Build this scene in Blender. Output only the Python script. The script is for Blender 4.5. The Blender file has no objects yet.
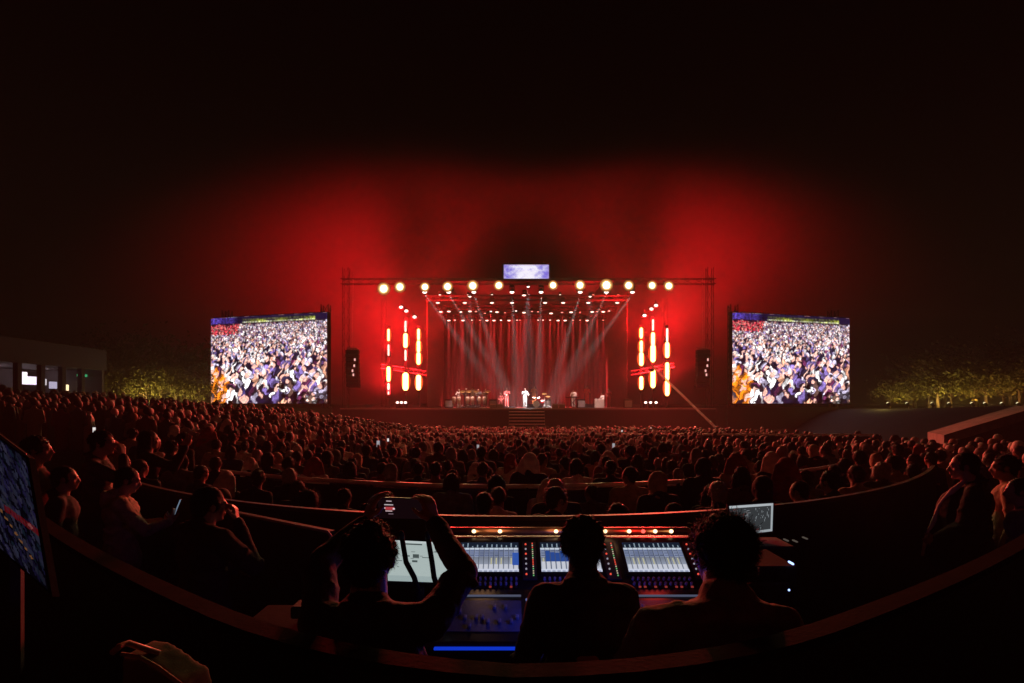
import bpy, bmesh, math, random
import numpy as np
from mathutils import Vector, Matrix, Euler, noise
R = math.radians
rnd = random.Random(11)
scene = bpy.context.scene
COL = scene.collection

# ------------------------------------------------------------------ camera, world, exposure
CZ, HY, F = 2.9, 404.0, 560.0
def P(px, py, D):
    return Vector(((px-512)/F*D, D, CZ-(py-HY)/F*D))
cam_d = bpy.data.cameras.new('camera'); cam = bpy.data.objects.new('camera', cam_d); COL.objects.link(cam)
cam_d.sensor_width = 36; cam_d.lens = F/1024*36; cam_d.shift_y = (HY-341.5)/1024
cam_d.clip_start = .05; cam_d.clip_end = 2000
cam.location = (0, 0, CZ); cam.rotation_euler = (R(90), 0, 0)
scene.camera = cam
w = bpy.data.worlds.new('World'); scene.world = w; w.use_nodes = True
nt = w.node_tree; bg = nt.nodes['Background']
sky = nt.nodes.new('ShaderNodeTexSky'); sky.sky_type = 'NISHITA'; sky.sun_disc = False
sky.sun_elevation = R(-9); sky.sun_rotation = R(200)
nt.links.new(sky.outputs[0], bg.inputs[0]); bg.inputs[1].default_value = 0.05
scene.view_settings.view_transform = 'Standard'; scene.view_settings.look = 'None'
scene.view_settings.exposure = 0; scene.view_settings.gamma = 1
scene.render.engine = 'CYCLES'
cy = scene.cycles
cy.use_denoising = True; cy.volume_bounces = 0; cy.max_bounces = 4; cy.diffuse_bounces = 2
cy.glossy_bounces = 2; cy.transparent_max_bounces = 8; cy.use_light_tree = True
cy.sample_clamp_indirect = 4

E_BLIND, E_TOWER, E_CROWD, E_RED, E_WHITE, E_WASH = 700, 16500, 15500, 280000, 115000, 10500
E_HALO = 60
HAZE = 0.003

# ------------------------------------------------------------------ helpers
def tag(o, label=None, cat=None, group=None, kind=None):
    if label: o['label'] = label
    if cat: o['category'] = cat
    if group: o['group'] = group
    if kind: o['kind'] = kind
    return o
def empty(name, label, cat, loc=(0,0,0), rz=0, group=None):
    o = bpy.data.objects.new(name, None); COL.objects.link(o); o.location = loc; o.rotation_euler = (0,0,rz)
    o.empty_display_size = .1
    return tag(o, label, cat, group)
def copy_tree(o, parent=None):
    c = o.copy(); COL.objects.link(c)
    if parent is not None: c.parent = parent
    for ch in list(o.children): copy_tree(ch, c)
    return c
def link_mesh(name, me, mat=None, parent=None, smooth=False):
    o = bpy.data.objects.new(name, me); COL.objects.link(o)
    if mat is not None: me.materials.clear(); me.materials.append(mat)
    if parent is not None: o.parent = parent
    if smooth: me.polygons.foreach_set('use_smooth', [True]*len(me.polygons))
    return o
class MB:
    def __init__(s): s.v = []; s.f = []
    def add(s, vs, fs):
        b = len(s.v); s.v += [tuple(q) for q in vs]; s.f += [tuple(i+b for i in f) for f in fs]; return s
    def box(s, c, d, rot=None, bev=0):
        x, y, z = d[0]/2, d[1]/2, d[2]/2
        if bev <= 0:
            vs = [Vector((i*x, j*y, k*z)) for i in (-1,1) for j in (-1,1) for k in (-1,1)]
            fs = [(0,1,3,2),(4,6,7,5),(0,4,5,1),(2,3,7,6),(0,2,6,4),(1,5,7,3)]
        else:
            bm = bmesh.new(); bmesh.ops.create_cube(bm, size=1)
            for q in bm.verts: q.co = Vector((q.co.x*d[0], q.co.y*d[1], q.co.z*d[2]))
            bmesh.ops.bevel(bm, geom=bm.edges[:], offset=bev, segments=2, affect='EDGES', profile=.5)
            bm.verts.index_update(); vs = [q.co.copy() for q in bm.verts]; fs = [[q.index for q in f.verts] for f in bm.faces]; bm.free()
        if rot is not None: vs = [rot @ q for q in vs]
        return s.add([q+Vector(c) for q in vs], fs)
    def tube(s, p0, p1, r0, r1=None, n=8, caps=True):
        p0, p1 = Vector(p0), Vector(p1); r1 = r0 if r1 is None else r1
        d = (p1-p0)
        if d.length < 1e-6: return s
        d.normalize(); u = d.orthogonal().normalized(); w_ = d.cross(u)
        vs = []
        for p, r in ((p0,r0),(p1,r1)):
            for i in range(n):
                a = 2*math.pi*i/n; vs.append(p+(u*math.cos(a)+w_*math.sin(a))*r)
        fs = [(i, (i+1)%n, n+(i+1)%n, n+i) for i in range(n)]
        if caps: fs += [tuple(range(n-1,-1,-1)), tuple(range(n,2*n))]
        return s.add(vs, fs)
    def path(s, pts, r, n=8, rs=None):
        pts = [Vector(p) for p in pts]; vs = []; m = len(pts)
        u = None
        for k, p in enumerate(pts):
            d = (pts[min(k+1,m-1)]-pts[max(k-1,0)]).normalized()
            u = d.orthogonal().normalized() if u is None else (u-d*u.dot(d)).normalized()
            w_ = d.cross(u); rr = rs[k] if rs else r
            for i in range(n):
                a = 2*math.pi*i/n; vs.append(p+(u*math.cos(a)+w_*math.sin(a))*rr)
        fs = [(k*n+i, k*n+(i+1)%n, (k+1)*n+(i+1)%n, (k+1)*n+i) for k in range(m-1) for i in range(n)]
        fs += [tuple(range(n-1,-1,-1)), tuple(range((m-1)*n, m*n))]
        return s.add(vs, fs)
    def ell(s, c, r, rot=None, n=14, m=9):
        c = Vector(c); r = (r,r,r) if not hasattr(r,'__len__') else r
        vs = [Vector((0,0,r[2]))]
        for j in range(1, m):
            t = math.pi*j/m
            for i in range(n):
                a = 2*math.pi*i/n; vs.append(Vector((r[0]*math.sin(t)*math.cos(a), r[1]*math.sin(t)*math.sin(a), r[2]*math.cos(t))))
        vs.append(Vector((0,0,-r[2])))
        fs = [(0,1+i,1+(i+1)%n) for i in range(n)]
        for j in range(m-2):
            fs += [(1+j*n+i, 1+(j+1)*n+i, 1+(j+1)*n+(i+1)%n, 1+j*n+(i+1)%n) for i in range(n)]
        L = len(vs)-1; b = 1+(m-2)*n
        fs += [(L, b+(i+1)%n, b+i) for i in range(n)]
        if rot is not None: vs = [rot @ q for q in vs]
        return s.add([q+c for q in vs], fs)
    def cap(s, p0, r0, p1, r1=None, n=12):
        r1 = r0 if r1 is None else r1
        s.ell(p0, r0, n=n, m=8); s.ell(p1, r1, n=n, m=8); return s.tube(p0, p1, r0, r1, n)
    def chain(s, pts, rs, n=12):
        for a, b, ra, rb in zip(pts, pts[1:], rs, rs[1:]): s.cap(a, ra, b, rb, n)
        return s
    def prism(s, poly, thick):              # closed 3d polygon pushed along a vector
        t = Vector(thick); n = len(poly); vs = [Vector(p) for p in poly]+[Vector(p)+t for p in poly]
        fs = [tuple(range(n-1,-1,-1)), tuple(range(n,2*n))]+[(i,(i+1)%n,n+(i+1)%n,n+i) for i in range(n)]
        return s.add(vs, fs)
    def truss(s, p0, p1, w_=.4, h=.4, r=.035, step=.8, rd=.018):
        p0, p1 = Vector(p0), Vector(p1); d = (p1-p0); L = d.length; d.normalize()
        up = Vector((0,0,1)) if abs(d.z) < .9 else Vector((0,1,0))
        a = d.cross(up).normalized()*w_/2; b = a.cross(d).normalized()*h/2
        cs = [a+b, a-b, -a-b, -a+b]
        for c in cs: s.tube(p0+c, p1+c, r, n=5, caps=False)
        k = max(1, int(L/step))
        for i in range(k):
            q0, q1 = p0+d*(L*i/k), p0+d*(L*(i+1)/k)
            for j in range(4):
                A, B = cs[j], cs[(j+1)%4]
                s.tube(q0+A, q1+B, rd, n=4, caps=False)
        return s
    def mesh(s, name):
        me = bpy.data.meshes.new(name); me.from_pydata(s.v, [], s.f); me.update(); return me
    def build(s, name, mat, parent=None, smooth=False):
        return link_mesh(name, s.mesh(name), mat, parent, smooth)

WORK = bpy.data.scenes.new('workbench')      # an empty scene to fuse shapes in; removed at the end
def remesh(mb, name, vox, smooth=3, lump=0, lump_s=30, jit=0, ratio=1.0):
    """fuse overlapping shapes into one continuous skin"""
    me = mb.mesh(name); ob = bpy.data.objects.new(name, me); WORK.collection.objects.link(ob)
    md = ob.modifiers.new('r', 'REMESH'); md.mode = 'VOXEL'; md.voxel_size = vox; md.adaptivity = 0
    sm = ob.modifiers.new('s', 'SMOOTH'); sm.factor = .5; sm.iterations = smooth
    if ratio < 1:
        dc = ob.modifiers.new('d', 'DECIMATE'); dc.ratio = ratio
    vl = WORK.view_layers[0]; vl.update(); dg = vl.depsgraph
    out = bpy.data.meshes.new_from_object(ob.evaluated_get(dg)); out.name = name
    bpy.data.objects.remove(ob); bpy.data.meshes.remove(me)
    if lump or jit:
        n_ = len(out.vertices); co = np.empty(n_*3); nn = np.empty(n_*3)
        out.vertices.foreach_get('co', co); out.vertices.foreach_get('normal', nn)
        co = co.reshape(-1,3); nn = nn.reshape(-1,3)
        k_ = np.array([noise.noise(Vector(c)*lump_s)*lump+noise.noise(Vector(c)*lump_s*3.1+Vector((7,3,1)))*jit for c in co])
        out.vertices.foreach_set('co', (co+nn*k_[:,None]).ravel())
    out.polygons.foreach_set('use_smooth', [True]*len(out.polygons)); out.update()
    return out

# ------------------------------------------------------------------ materials
_mats = {}
def mat(name, col, rough=.6, metal=0, var=.25, scale=8, bump=0, bscale=60, spec=.4):
    if name in _mats: return _mats[name]
    m = bpy.data.materials.new(name); m.use_nodes = True; t = m.node_tree; b = t.nodes['Principled BSDF']
    tc = t.nodes.new('ShaderNodeTexCoord'); nz = t.nodes.new('ShaderNodeTexNoise'); nz.inputs['Scale'].default_value = scale; nz.inputs['Detail'].default_value = 5
    t.links.new(tc.outputs['Object'], nz.inputs['Vector'])
    rp = t.nodes.new('ShaderNodeValToRGB')
    rp.color_ramp.elements[0].position = .3; rp.color_ramp.elements[1].position = .7
    rp.color_ramp.elements[0].color = tuple(c*(1-var) for c in col)+(1,); rp.color_ramp.elements[1].color = tuple(min(1,c*(1+var)) for c in col)+(1,)
    t.links.new(nz.outputs['Fac'], rp.inputs[0]); t.links.new(rp.outputs[0], b.inputs['Base Color'])
    b.inputs['Roughness'].default_value = rough; b.inputs['Metallic'].default_value = metal
    b.inputs['Specular IOR Level'].default_value = spec
    if bump:
        n2 = t.nodes.new('ShaderNodeTexNoise'); n2.inputs['Scale'].default_value = bscale; n2.inputs['Detail'].default_value = 3
        t.links.new(tc.outputs['Object'], n2.inputs['Vector'])
        bp = t.nodes.new('ShaderNodeBump'); bp.inputs['Strength'].default_value = bump; bp.inputs['Distance'].default_value = .01
        t.links.new(n2.outputs['Fac'], bp.inputs['Height']); t.links.new(bp.outputs[0], b.inputs['Normal'])
    _mats[name] = m; return m
def emit(name, col, strength, sample=False):
    if name in _mats: return _mats[name]
    m = bpy.data.materials.new(name); m.use_nodes = True; t = m.node_tree; t.nodes.clear()
    e = t.nodes.new('ShaderNodeEmission'); e.inputs[0].default_value = tuple(col)+(1,); e.inputs[1].default_value = strength
    o = t.nodes.new('ShaderNodeOutputMaterial'); t.links.new(e.outputs[0], o.inputs[0])
    m.cycles.emission_sampling = 'AUTO' if sample else 'NONE'
    _mats[name] = m; return m
def emit_attr(name, strength, sample=True):
    m = bpy.data.materials.new(name); m.use_nodes = True; t = m.node_tree; t.nodes.clear()
    a = t.nodes.new('ShaderNodeAttribute'); a.attribute_name = 'picture'
    e = t.nodes.new('ShaderNodeEmission'); e.inputs[1].default_value = strength
    o = t.nodes.new('ShaderNodeOutputMaterial'); t.links.new(a.outputs['Color'], e.inputs[0]); t.links.new(e.outputs[0], o.inputs[0])
    m.cycles.emission_sampling = 'AUTO' if sample else 'NONE'
    return m
def attr_mat(name, rough=.7):
    m = bpy.data.materials.new(name); m.use_nodes = True; t = m.node_tree; b = t.nodes['Principled BSDF']
    a = t.nodes.new('ShaderNodeAttribute'); a.attribute_name = 'cloth'
    t.links.new(a.outputs['Color'], b.inputs['Base Color']); b.inputs['Roughness'].default_value = rough
    return m
def picture(name, tl, tr, br, bl, img, material, parent=None):
    """a display: a grid of coloured pixels between four corners; img[row, column, rgb], row 0 at the top"""
    h, w_, _ = img.shape
    tl, tr, br, bl = (np.array(q, float) for q in (tl, tr, br, bl))
    u = np.linspace(0,1,w_+1)[None,:,None]; v = np.linspace(0,1,h+1)[:,None,None]
    pts = ((tl*(1-u)+tr*u)*(1-v)+(bl*(1-u)+br*u)*v).reshape(-1,3)
    i = np.arange(h)[:,None]*(w_+1)+np.arange(w_)[None,:]
    fs = np.stack([i, i+w_+1, i+w_+2, i+1], -1).reshape(-1,4)
    me = bpy.data.meshes.new(name); me.vertices.add(len(pts)); me.vertices.foreach_set('co', pts.ravel())
    me.loops.add(fs.size); me.loops.foreach_set('vertex_index', fs.ravel())
    me.polygons.add(len(fs)); me.polygons.foreach_set('loop_start', np.arange(0, fs.size, 4))
    me.update(calc_edges=True); me.validate()
    at = me.attributes.new('picture', 'FLOAT_COLOR', 'CORNER')
    c = np.concatenate([img.reshape(-1,3), np.ones((h*w_,1))], 1); at.data.foreach_set('color', np.repeat(c, 4, axis=0).ravel())
    return link_mesh(name, me, material, parent)
def lamp(name, kind, loc, energy, col, parent=None, radius=.1, target=None, size=None, blend=.3):
    L = bpy.data.lights.new(name, kind); L.energy = energy; L.color = col
    if kind in ('POINT','SPOT'): L.shadow_soft_size = radius
    o = bpy.data.objects.new(name, L); COL.objects.link(o); o.location = loc
    if kind == 'SPOT': L.spot_size = size; L.spot_blend = blend
    if target is not None: o.rotation_euler = (Vector(target)-Vector(loc)).to_track_quat('-Z','Y').to_euler()
    if parent is not None:
        o.parent = parent; o.matrix_parent_inverse = Matrix.Translation(-Vector(parent.location)) if parent.rotation_euler.z == 0 else parent.matrix_basis.inverted()
    return o

M_black = mat('black_paint', (.010,.010,.011), .8, 0, .3, 20, .1, 60, .03)
M_matt = mat('matt_black_steel', (.02,.02,.02), .85, 0, .3, 14, 0, 60, .1)
M_blackcloth = mat('black_cloth', (.012,.011,.011), .9, 0, .4, 12, .3, 90)
M_steel = mat('steel', (.32,.31,.30), .45, .9, .25, 14)
M_alu = mat('aluminium', (.42,.41,.40), .4, .9, .2, 10)
M_darkmetal = mat('dark_metal', (.035,.035,.037), .65, .2, .3, 15, 0, 60, .1)
M_wood = mat('varnished_wood', (.012,.0045,.003), .8, 0, .5, 9, .15, 70, .02)
M_white = mat('white_paint', (.75,.74,.72), .5, 0, .08, 8)
M_concrete = mat('concrete', (.26,.25,.24), .85, 0, .25, 3, .3, 30)
M_skin = mat('skin', (.33,.19,.13), .5, 0, .15, 25)
M_skin2 = mat('skin_tan', (.24,.13,.085), .5, 0, .15, 25)
M_hair = mat('black_hair', (.012,.010,.009), .6, 0, .4, 60, .6, 250, .15)
M_hairb = mat('brown_hair', (.035,.019,.012), .6, 0, .4, 60, .6, 250, .15)
M_hairg = mat('grey_hair', (.26,.25,.24), .5, 0, .3, 60, .6, 250)
M_glassy = mat('gloss_black', (.006,.006,.007), .3, 0, .2, 10)

# ------------------------------------------------------------------ ground
def sstep(a, b, x):
    t = min(1, max(0, (x-a)/(b-a))); return t*t*(3-2*t)
def gz(x, y):
    z = .35 - .95*min(1, max(0, (y-8)/36))
    fade = 1-sstep(30, 44, y)
    if x < -4.5: z += 2.6*(1-math.exp(-(-x-4.5)/13))*fade*sstep(3, 9, y)
    if x < 0: z += 3.4*sstep(20, 27, -x)*sstep(32, 46, y)
    if x > 0: z += 3.1*sstep(20, 29, x)*sstep(14, 30, y)
    return z
mb = MB()
xs = sorted(set([-600,-300,-150,-90,-70]+[i*1.5 for i in range(-36,37)]+[70,90,150,300,600]))
ys = sorted(set([-60,-25,-10]+[i*1.5 for i in range(-4,50)]+[85,100,130,200,400,900]))
vs = [(x, y, gz(x,y)) for y in ys for x in xs]; nx = len(xs)
mb.add(vs, [(j*nx+i, j*nx+i+1, (j+1)*nx+i+1, (j+1)*nx+i) for j in range(len(ys)-1) for i in range(nx-1)])
tag(mb.build('ground', mat('dark_ground', (.016,.015,.014), .9, 0, .35, .8, .4, 12), None, True), kind='structure')

# ------------------------------------------------------------------ haze in the air over the whole place
mb = MB(); mb.box((0, 55, 10.6), (260, 160, 28.2))
hm = bpy.data.materials.new('haze'); hm.use_nodes = True; t = hm.node_tree; t.nodes.clear()
pv = t.nodes.new('ShaderNodeVolumePrincipled'); pv.inputs['Color'].default_value = (.9,.88,.86,1); pv.inputs['Density'].default_value = HAZE; pv.inputs['Anisotropy'].default_value = -.36
o_ = t.nodes.new('ShaderNodeOutputMaterial'); t.links.new(pv.outputs[0], o_.inputs['Volume'])
tag(mb.build('haze', hm), kind='stuff')

# ------------------------------------------------------------------ the stage
SX, SD, DZ = 1.4, 49.0, 2.55
def smat_curtain():
    return mat('backdrop_cloth', (.07,.03,.028), .85, 0, .3, 2, .2, 20)
def sx(px, D=SD): return (px-512)/F*D
stage = empty('concert_stage', 'wide black concert stage with roof, trusses and dark red backdrop behind the crowd', 'stage', (SX, SD, gz(SX,SD)))
def SB(m, name, material, smooth=False):
    o = m.build(name, material, None, smooth); o.parent = stage; o.matrix_parent_inverse = Matrix.Translation(-Vector(stage.location)); return o
m = MB(); m.box((SX, SD+8.5, DZ-.1), (33, 17, .2)); SB(m, 'deck', mat('stage_deck', (.06,.055,.055), .35, 0, .3, 3))
m = MB(); m.box((SX, SD+.12, (DZ-.2+gz(0,SD)-.2)/2), (32.9, .12, DZ-.2-gz(0,SD)+.2)); SB(m, 'front_skirt', M_blackcloth)
m = MB(); m.box((SX, SD-.03, DZ-.06), (32.9, .06, .1)); SB(m, 'deck_edge', mat('deck_edge_trim', (.35,.33,.32), .5, 0, .3, 2))
# backdrop with hanging folds
m = MB(); n = 160; vs = []
for i in range(n+1):
    x = SX-9.24+18.48*i/n; yy = SD+15.6+.22*math.sin(i*1.35)+.08*math.sin(i*.61+1)
    vs += [(x, yy, DZ+.01), (x, yy, 13.2)]
m.add(vs, [(2*i, 2*i+2, 2*i+3, 2*i+1) for i in range(n)])
m.add([(v[0], v[1]+.04, v[2]) for v in vs], [(2*i+1, 2*i+3, 2*i+2, 2*i) for i in range(n)])
SB(m, 'backdrop', smat_curtain(), True)
m = MB()
m.box((SX, SD+10, 14.6), (14.5, 12, .14))
SB(m, 'roof', M_blackcloth)  # unseen roof sheet, sized and set back to shade the glow above the middle
m = MB()
m.truss((SX-16.2, SD-.5, 13.5), (SX+16.2, SD-.5, 13.5), .45, .45, .03, 1.0, .014)
SB(m, 'front_truss', M_matt)
for yy in (3, 8.5, 14.2):
    m = MB(); m.truss((SX-9.5, SD+yy, 12.75), (SX+9.5, SD+yy, 12.75), .4, .4, .04, .9, .02); SB(m, 'lighting_truss', M_matt)
for s in (-1, 1):
    for yy in (.3, 14.8):
        m = MB(); m.truss((SX+s*16.0, SD+yy, gz(SX,SD)), (SX+s*16.0, SD+yy, 14.9), .5, .5, .026, 1.3, .012); SB(m, 'roof_tower', M_matt)
    m = MB(); m.box((SX+s*9.3, SD+9.2, 7.9), (.04, 12.4, 10.6)); SB(m, 'light_block_drape', smat_curtain())  # drape placed to block tower light from the stage interior
    # steel truss across each light tower
    m = MB()
    x0, x1 = (sx(380), sx(424)) if s < 0 else (sx(634), sx(676))
    if s < 0: m.truss((x0, SD+.4, 6.25), (x1, SD+1.5, 5.7), .35, .35, .035, .5, .02)
    else: m.truss((x0, SD+1.5, 5.7), (x1, SD+.4, 6.35), .35, .35, .035, .5, .02)
    SB(m, 'cross_truss', M_darkmetal)
# steps up to the stage
m0 = gz(1.3, SD-2)
steps = empty('stage_steps', 'lit grey stairs leading up the middle of the stage front', 'stairs', (sx(526.5), SD-.1, m0))
NS = 12; rise = (DZ-m0-.02)/NS
for k in range(NS):
    m = MB(); z = DZ-m0-.03-rise*k; m.box((0, -.13-.24*k, z-.03), (3.05, .26, .06), bev=.01); td = m.build('tread', mat('step_tread', (.30,.28,.27), .5, 0, .2, 5), steps)
    m = MB(); m.box((0, -.265-.24*k, z-.025), (3.04, .012, .07)); m.build('nosing', mat('pale_nosing', (.78,.76,.73), .5, 0, .1, 6), td)
    m = MB(); m.box((0, -.02-.24*k, z-.06-rise/2), (3.0, .03, rise-.02)); m.build('riser', M_black, steps)
for s in (-1, 1):
    m = MB(); m.prism([(s*1.54-.03, 0, 0), (s*1.54-.03, 0, DZ-m0-.02), (s*1.54-.03, -.24*NS, .05), (s*1.54-.03, -.24*NS, 0)], (.06,0,0)); m.build('stringer', M_darkmetal, steps)

# ---- pictures on screens -----------------------------------------------------------------
def paint_crowd(h, w_, seed, bw=1.0):
    r = np.random.default_rng(seed); img = np.zeros((h, w_, 3)); yy, xx = np.mgrid[0:h, 0:w_]
    img[:] = (.03,.012,.03)
    hz = int(h*.075)
    img[:hz] = (.02,.012,.05)
    for x in range(w_):
        q = .5+.5*math.sin(x*.21)+.4*math.sin(x*.083)
        u_ = x/w_
        q *= r.uniform(.4,1.3)
        if u_ < .28: img[int(h*.01):hz, x] = np.array((.16,.10,.50))*(.35+.5*q)*np.clip(r.normal(.7,.5,(hz-int(h*.01),1)),0,1.6)*(1.2-u_*3)
        elif u_ < .9: img[int(h*.03):int(h*.05), x] = np.array((.10,.10,.06))*r.uniform(0,1.5); img[int(h*.052+1.6*math.sin(x*.13)+r.uniform(-.8,.8)):hz, x] = np.array((.42,.46,.10))*(.2+.6*abs(q))*r.uniform(.3,1.3); img[int(h*.066):hz, x] += r.uniform(0,.5)
    y = h*.085
    pal = [(1.3,1.25,1.25)]*7+[(.85,.78,1.0)]*3+[(.35,.26,.60)]*3+[(.03,.02,.06)]*4+[(.3,.08,.2),(.05,.04,.09),(.05,.04,.09),(.12,.1,.3),(.9,.5,.35)]
    while y < h*1.12:
        tt = max(0, (y/h-.085)/.9); s = 1.0+tt**1.45*18*h/170
        x = -s
        while x < w_+s:
            cx, cyy = x+r.normal()*s*.3, y+r.normal()*s*.35
            c = np.array(pal[r.integers(len(pal))])*r.uniform(.6, 1.1)
            if tt < .12 and cx < w_*.25: c = c*np.array((1,.1,.15))
            if tt > .62 and cx < w_*.15: c = np.array((1.2,.42,.04))*r.uniform(.7,1.1)
            x0, x1, y0, y1 = int(max(0, cx-s)), int(min(w_, cx+s+1)), int(max(0, cyy-2*s)), int(min(h, cyy+1.8*s+1))
            if x1 > x0 and y1 > y0:
                X = (xx[y0:y1,x0:x1]-cx)/s; Y = (yy[y0:y1,x0:x1]-cyy)/s
                sl = r.normal()*.4
                body = ((X-sl*Y*.4)/.62)**2+((Y-.7)/1.0)**2 < 1
                edge = ((X-sl*Y*.4)/.74)**2+((Y-.7)/1.12)**2 < 1
                head = (X/.27)**2+((Y+.5)/.36)**2 < 1
                sub = img[y0:y1,x0:x1]
                sub[edge] = (.02,.01,.03); sh = np.clip(.75+.4*np.sin(X*4+r.uniform(0,6)+Y*3), .25, 1.1)[...,None]
                sub[body] = (c*sh)[body]
                hc = np.array((.03,.02,.03)) if r.random() < .5 else np.array((.75,.45,.38))
                sub[head] = hc
                if r.random() < .2 and s > 2.5:
                    arm = (np.abs(X-.5-.25*(-Y))<.14)&(Y<.3)&(Y>-1.2); sub[arm] = np.array((.9,.6,.5))
            x += s*r.uniform(.9, 1.9)
        y += max(1.0, s*.72)
    g = img.copy()
    for dy_, dx_ in ((0,1),(0,-1),(1,0),(-1,0)): g += np.roll(img, (dy_, dx_), (0,1))*.5
    img = g/3*r.uniform(.65,1.35,(h,w_,1))
    img = np.clip(img,0,1.5)**1.3
    am = np.clip(yy/h-.08,0,.7)*2.6
    wy = yy+(2.0*np.sin(xx*.137+yy*.071)+1.1*np.sin(xx*.29-yy*.19+2)+.6*np.sin(xx*.55+yy*.47))*am; wx = xx+(1.8*np.sin(yy*.113+xx*.057+1)+1.0*np.sin(yy*.27-xx*.21)+.6*np.sin(yy*.49+xx*.61))*am
    img = img[np.clip(wy,0,h-1).astype(int), np.clip(wx,0,w_-1).astype(int)]
    m_ = (xx/w_ > .72)&(yy/h > .86)&(np.sin(xx*.5)+np.sin(yy*.7+xx*.2) > -.4)
    img[m_] *= .12
    m_ = (xx/w_ > .60)&(yy/h > .74)&(xx/w_ < .75)&(np.sin(xx*.31)+np.sin(yy*.37+xx*.1) > -.1)
    img[m_] *= .15
    return img
SCREEN = emit_attr('led_wall', 2.1)
IMG = paint_crowd(150, 208, 5)
def video_screen(label, pin, pout, flip):
    a, b = Vector(pin), Vector(pout); c = (a+b)/2
    root = empty('video_screen', label, 'video screen', (c.x, c.y, gz(c.x, c.y)), 0, 'crowd relay screens beside the stage')
    g = root.location
    zt, zb = 10.45-g.z, 2.95-g.z
    l, r_ = (b, a) if flip else (a, b)
    L, Rr = Vector((l.x-g.x, l.y-g.y, 0)), Vector((r_.x-g.x, r_.y-g.y, 0))
    up = Vector((0,0,1))
    picture('display', L+up*zt, Rr+up*zt, Rr+up*zb, L+up*zb, IMG, SCREEN, root)
    d = (Rr-L).normalized(); nrm = Vector((d.y, -d.x, 0)); 
    if nrm.y > 0: nrm = -nrm
    ang = math.atan2(d.y, d.x); rot = Matrix.Rotation(ang, 3, 'Z'); W = (Rr-L).length
    m = MB(); cc = (L+Rr)/2-nrm*.2
    m.box(cc+up*(zt+zb)/2, (W+.1, .34, zt-zb+.1), rot); m.build('cabinet', M_black, root)
    for s in (-1, 1):
        m = MB(); q = cc+d*s*(W/2-.8)-nrm*.8; m.truss(q, q+up*(zt+.8), .6, .6, .05, 1.0, .025); m.build('support_tower', M_darkmetal, root)
    m = MB(); m.box(cc+up*(zb*.5-.1)-nrm*.1, (W+.6, .1, zb-.5), rot); m.build('base_drape', M_blackcloth, root)
    return root
def at_(px, D): return ((px-512)/F*D, D, 0)
video_screen('large video screen showing a bright crowd left of the stage', at_(327, 46), at_(211, 49.3), True)
video_screen('large video screen showing a bright crowd right of the stage', at_(732.5, 46), at_(849.5, 49.3), False)
# banner above the stage
bn = empty('stage_banner', 'small bluish white lit banner screen hung above the stage centre', 'screen', (sx(526), SD-1.0, 14.2))
r_ = np.random.default_rng(3); bi = np.zeros((24, 84, 3))
for y in range(24):
    for x in range(84):
        v = Vector((x*.11, y*.17, 2)); q = noise.noise(v)*.5+noise.noise(v*2.3)*.35
        cw = math.exp(-((x-42)/24)**2)+.12+q*.9+.25*noise.noise(v*6)
        cw = max(0, min(1, cw)); bi[y,x] = np.array((.22,.16,.78))*(1-cw)+np.array((1.05,1.0,1.15))*cw
        if y < 2 or x < 2 or x > 81: bi[y,x] = bi[y,x]*.6+np.array((.4,.25,.5))*.4
picture('display', (-1.93,-.11,.62), (1.93,-.11,.62), (1.93,-.11,-.58), (-1.93,-.11,-.58), bi, emit_attr('banner_led', 1.0, False), bn)
m = MB(); m.box((0,0,.02), (4.1,.18,1.36), bev=.02); m.build('frame', M_black, bn)
m = MB(); m.tube((-1.5,0,.6),(-1.5,0,.95),.03); m.tube((1.5,0,.6),(1.5,0,.95),.03); m.build('hanger', M_steel, bn)

# ---- blinders along the front truss -------------------------------------------------------
M_bulb = emit('warm_bulb', (1,.80,.48), 9)
def make_blinder():
    root = empty('blinder_light', '-', 'stage light', (0,0,0), 0, 'bright warm blinders along the front truss')
    m = MB(); m.box((0,.16,0), (.62,.3,.62), bev=.03); m.build('housing', M_black, root)
    m = MB(); m.path([(-.36,.15,0),(-.36,.15,.42),(.36,.15,.42),(.36,.15,0)], .02, 6); m.build('yoke', M_darkmetal, root)
    m = MB(); m.ell((0,-.02,0), (.25,.12,.25)); m.build('lens', M_bulb, root, True)
    m = MB(); m.tube((0,-.005,0),(0,-.06,0),.05,.36,24,False); m.build('bloom_cone', emit('blinder_bloom', (1,.58,.20), 1.1), root, True)  # glowing cone added round the bulb to imitate its bloom
    m = MB(); m.tube((0,-.012,0),(0,-.03,0),.34,.47,24,False); m.build('bloom_ring', emit('blinder_bloom_rim', (1,.34,.09), .38), root, True)  # dimmer orange rim, the painted outer fade of the bloom
    return root
BL = [(383.8,288.8),(400,287),(425,287),(447.6,286.7),(472.8,285.8),(498.8,285.5),(553,285.3),(580,285.3),(606.4,285.3),(628.6,285.5),(652,285.6),(668.7,286)]
BLN = ['leftmost warm blinder at the outer end of the front truss','second warm blinder from the left end of the front truss','third warm blinder from the left end of the front truss',
 'fourth warm blinder from the left end of the front truss','second warm blinder to the left of the hanging banner','warm blinder just left of the hanging banner',
 'warm blinder just right of the hanging banner','second warm blinder to the right of the hanging banner','large glaring warm blinder third right of the hanging banner',
 'third warm blinder from the right end of the front truss','second warm blinder from the right end of the front truss','rightmost warm blinder at the outer end of the front truss']
proto = None
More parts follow.
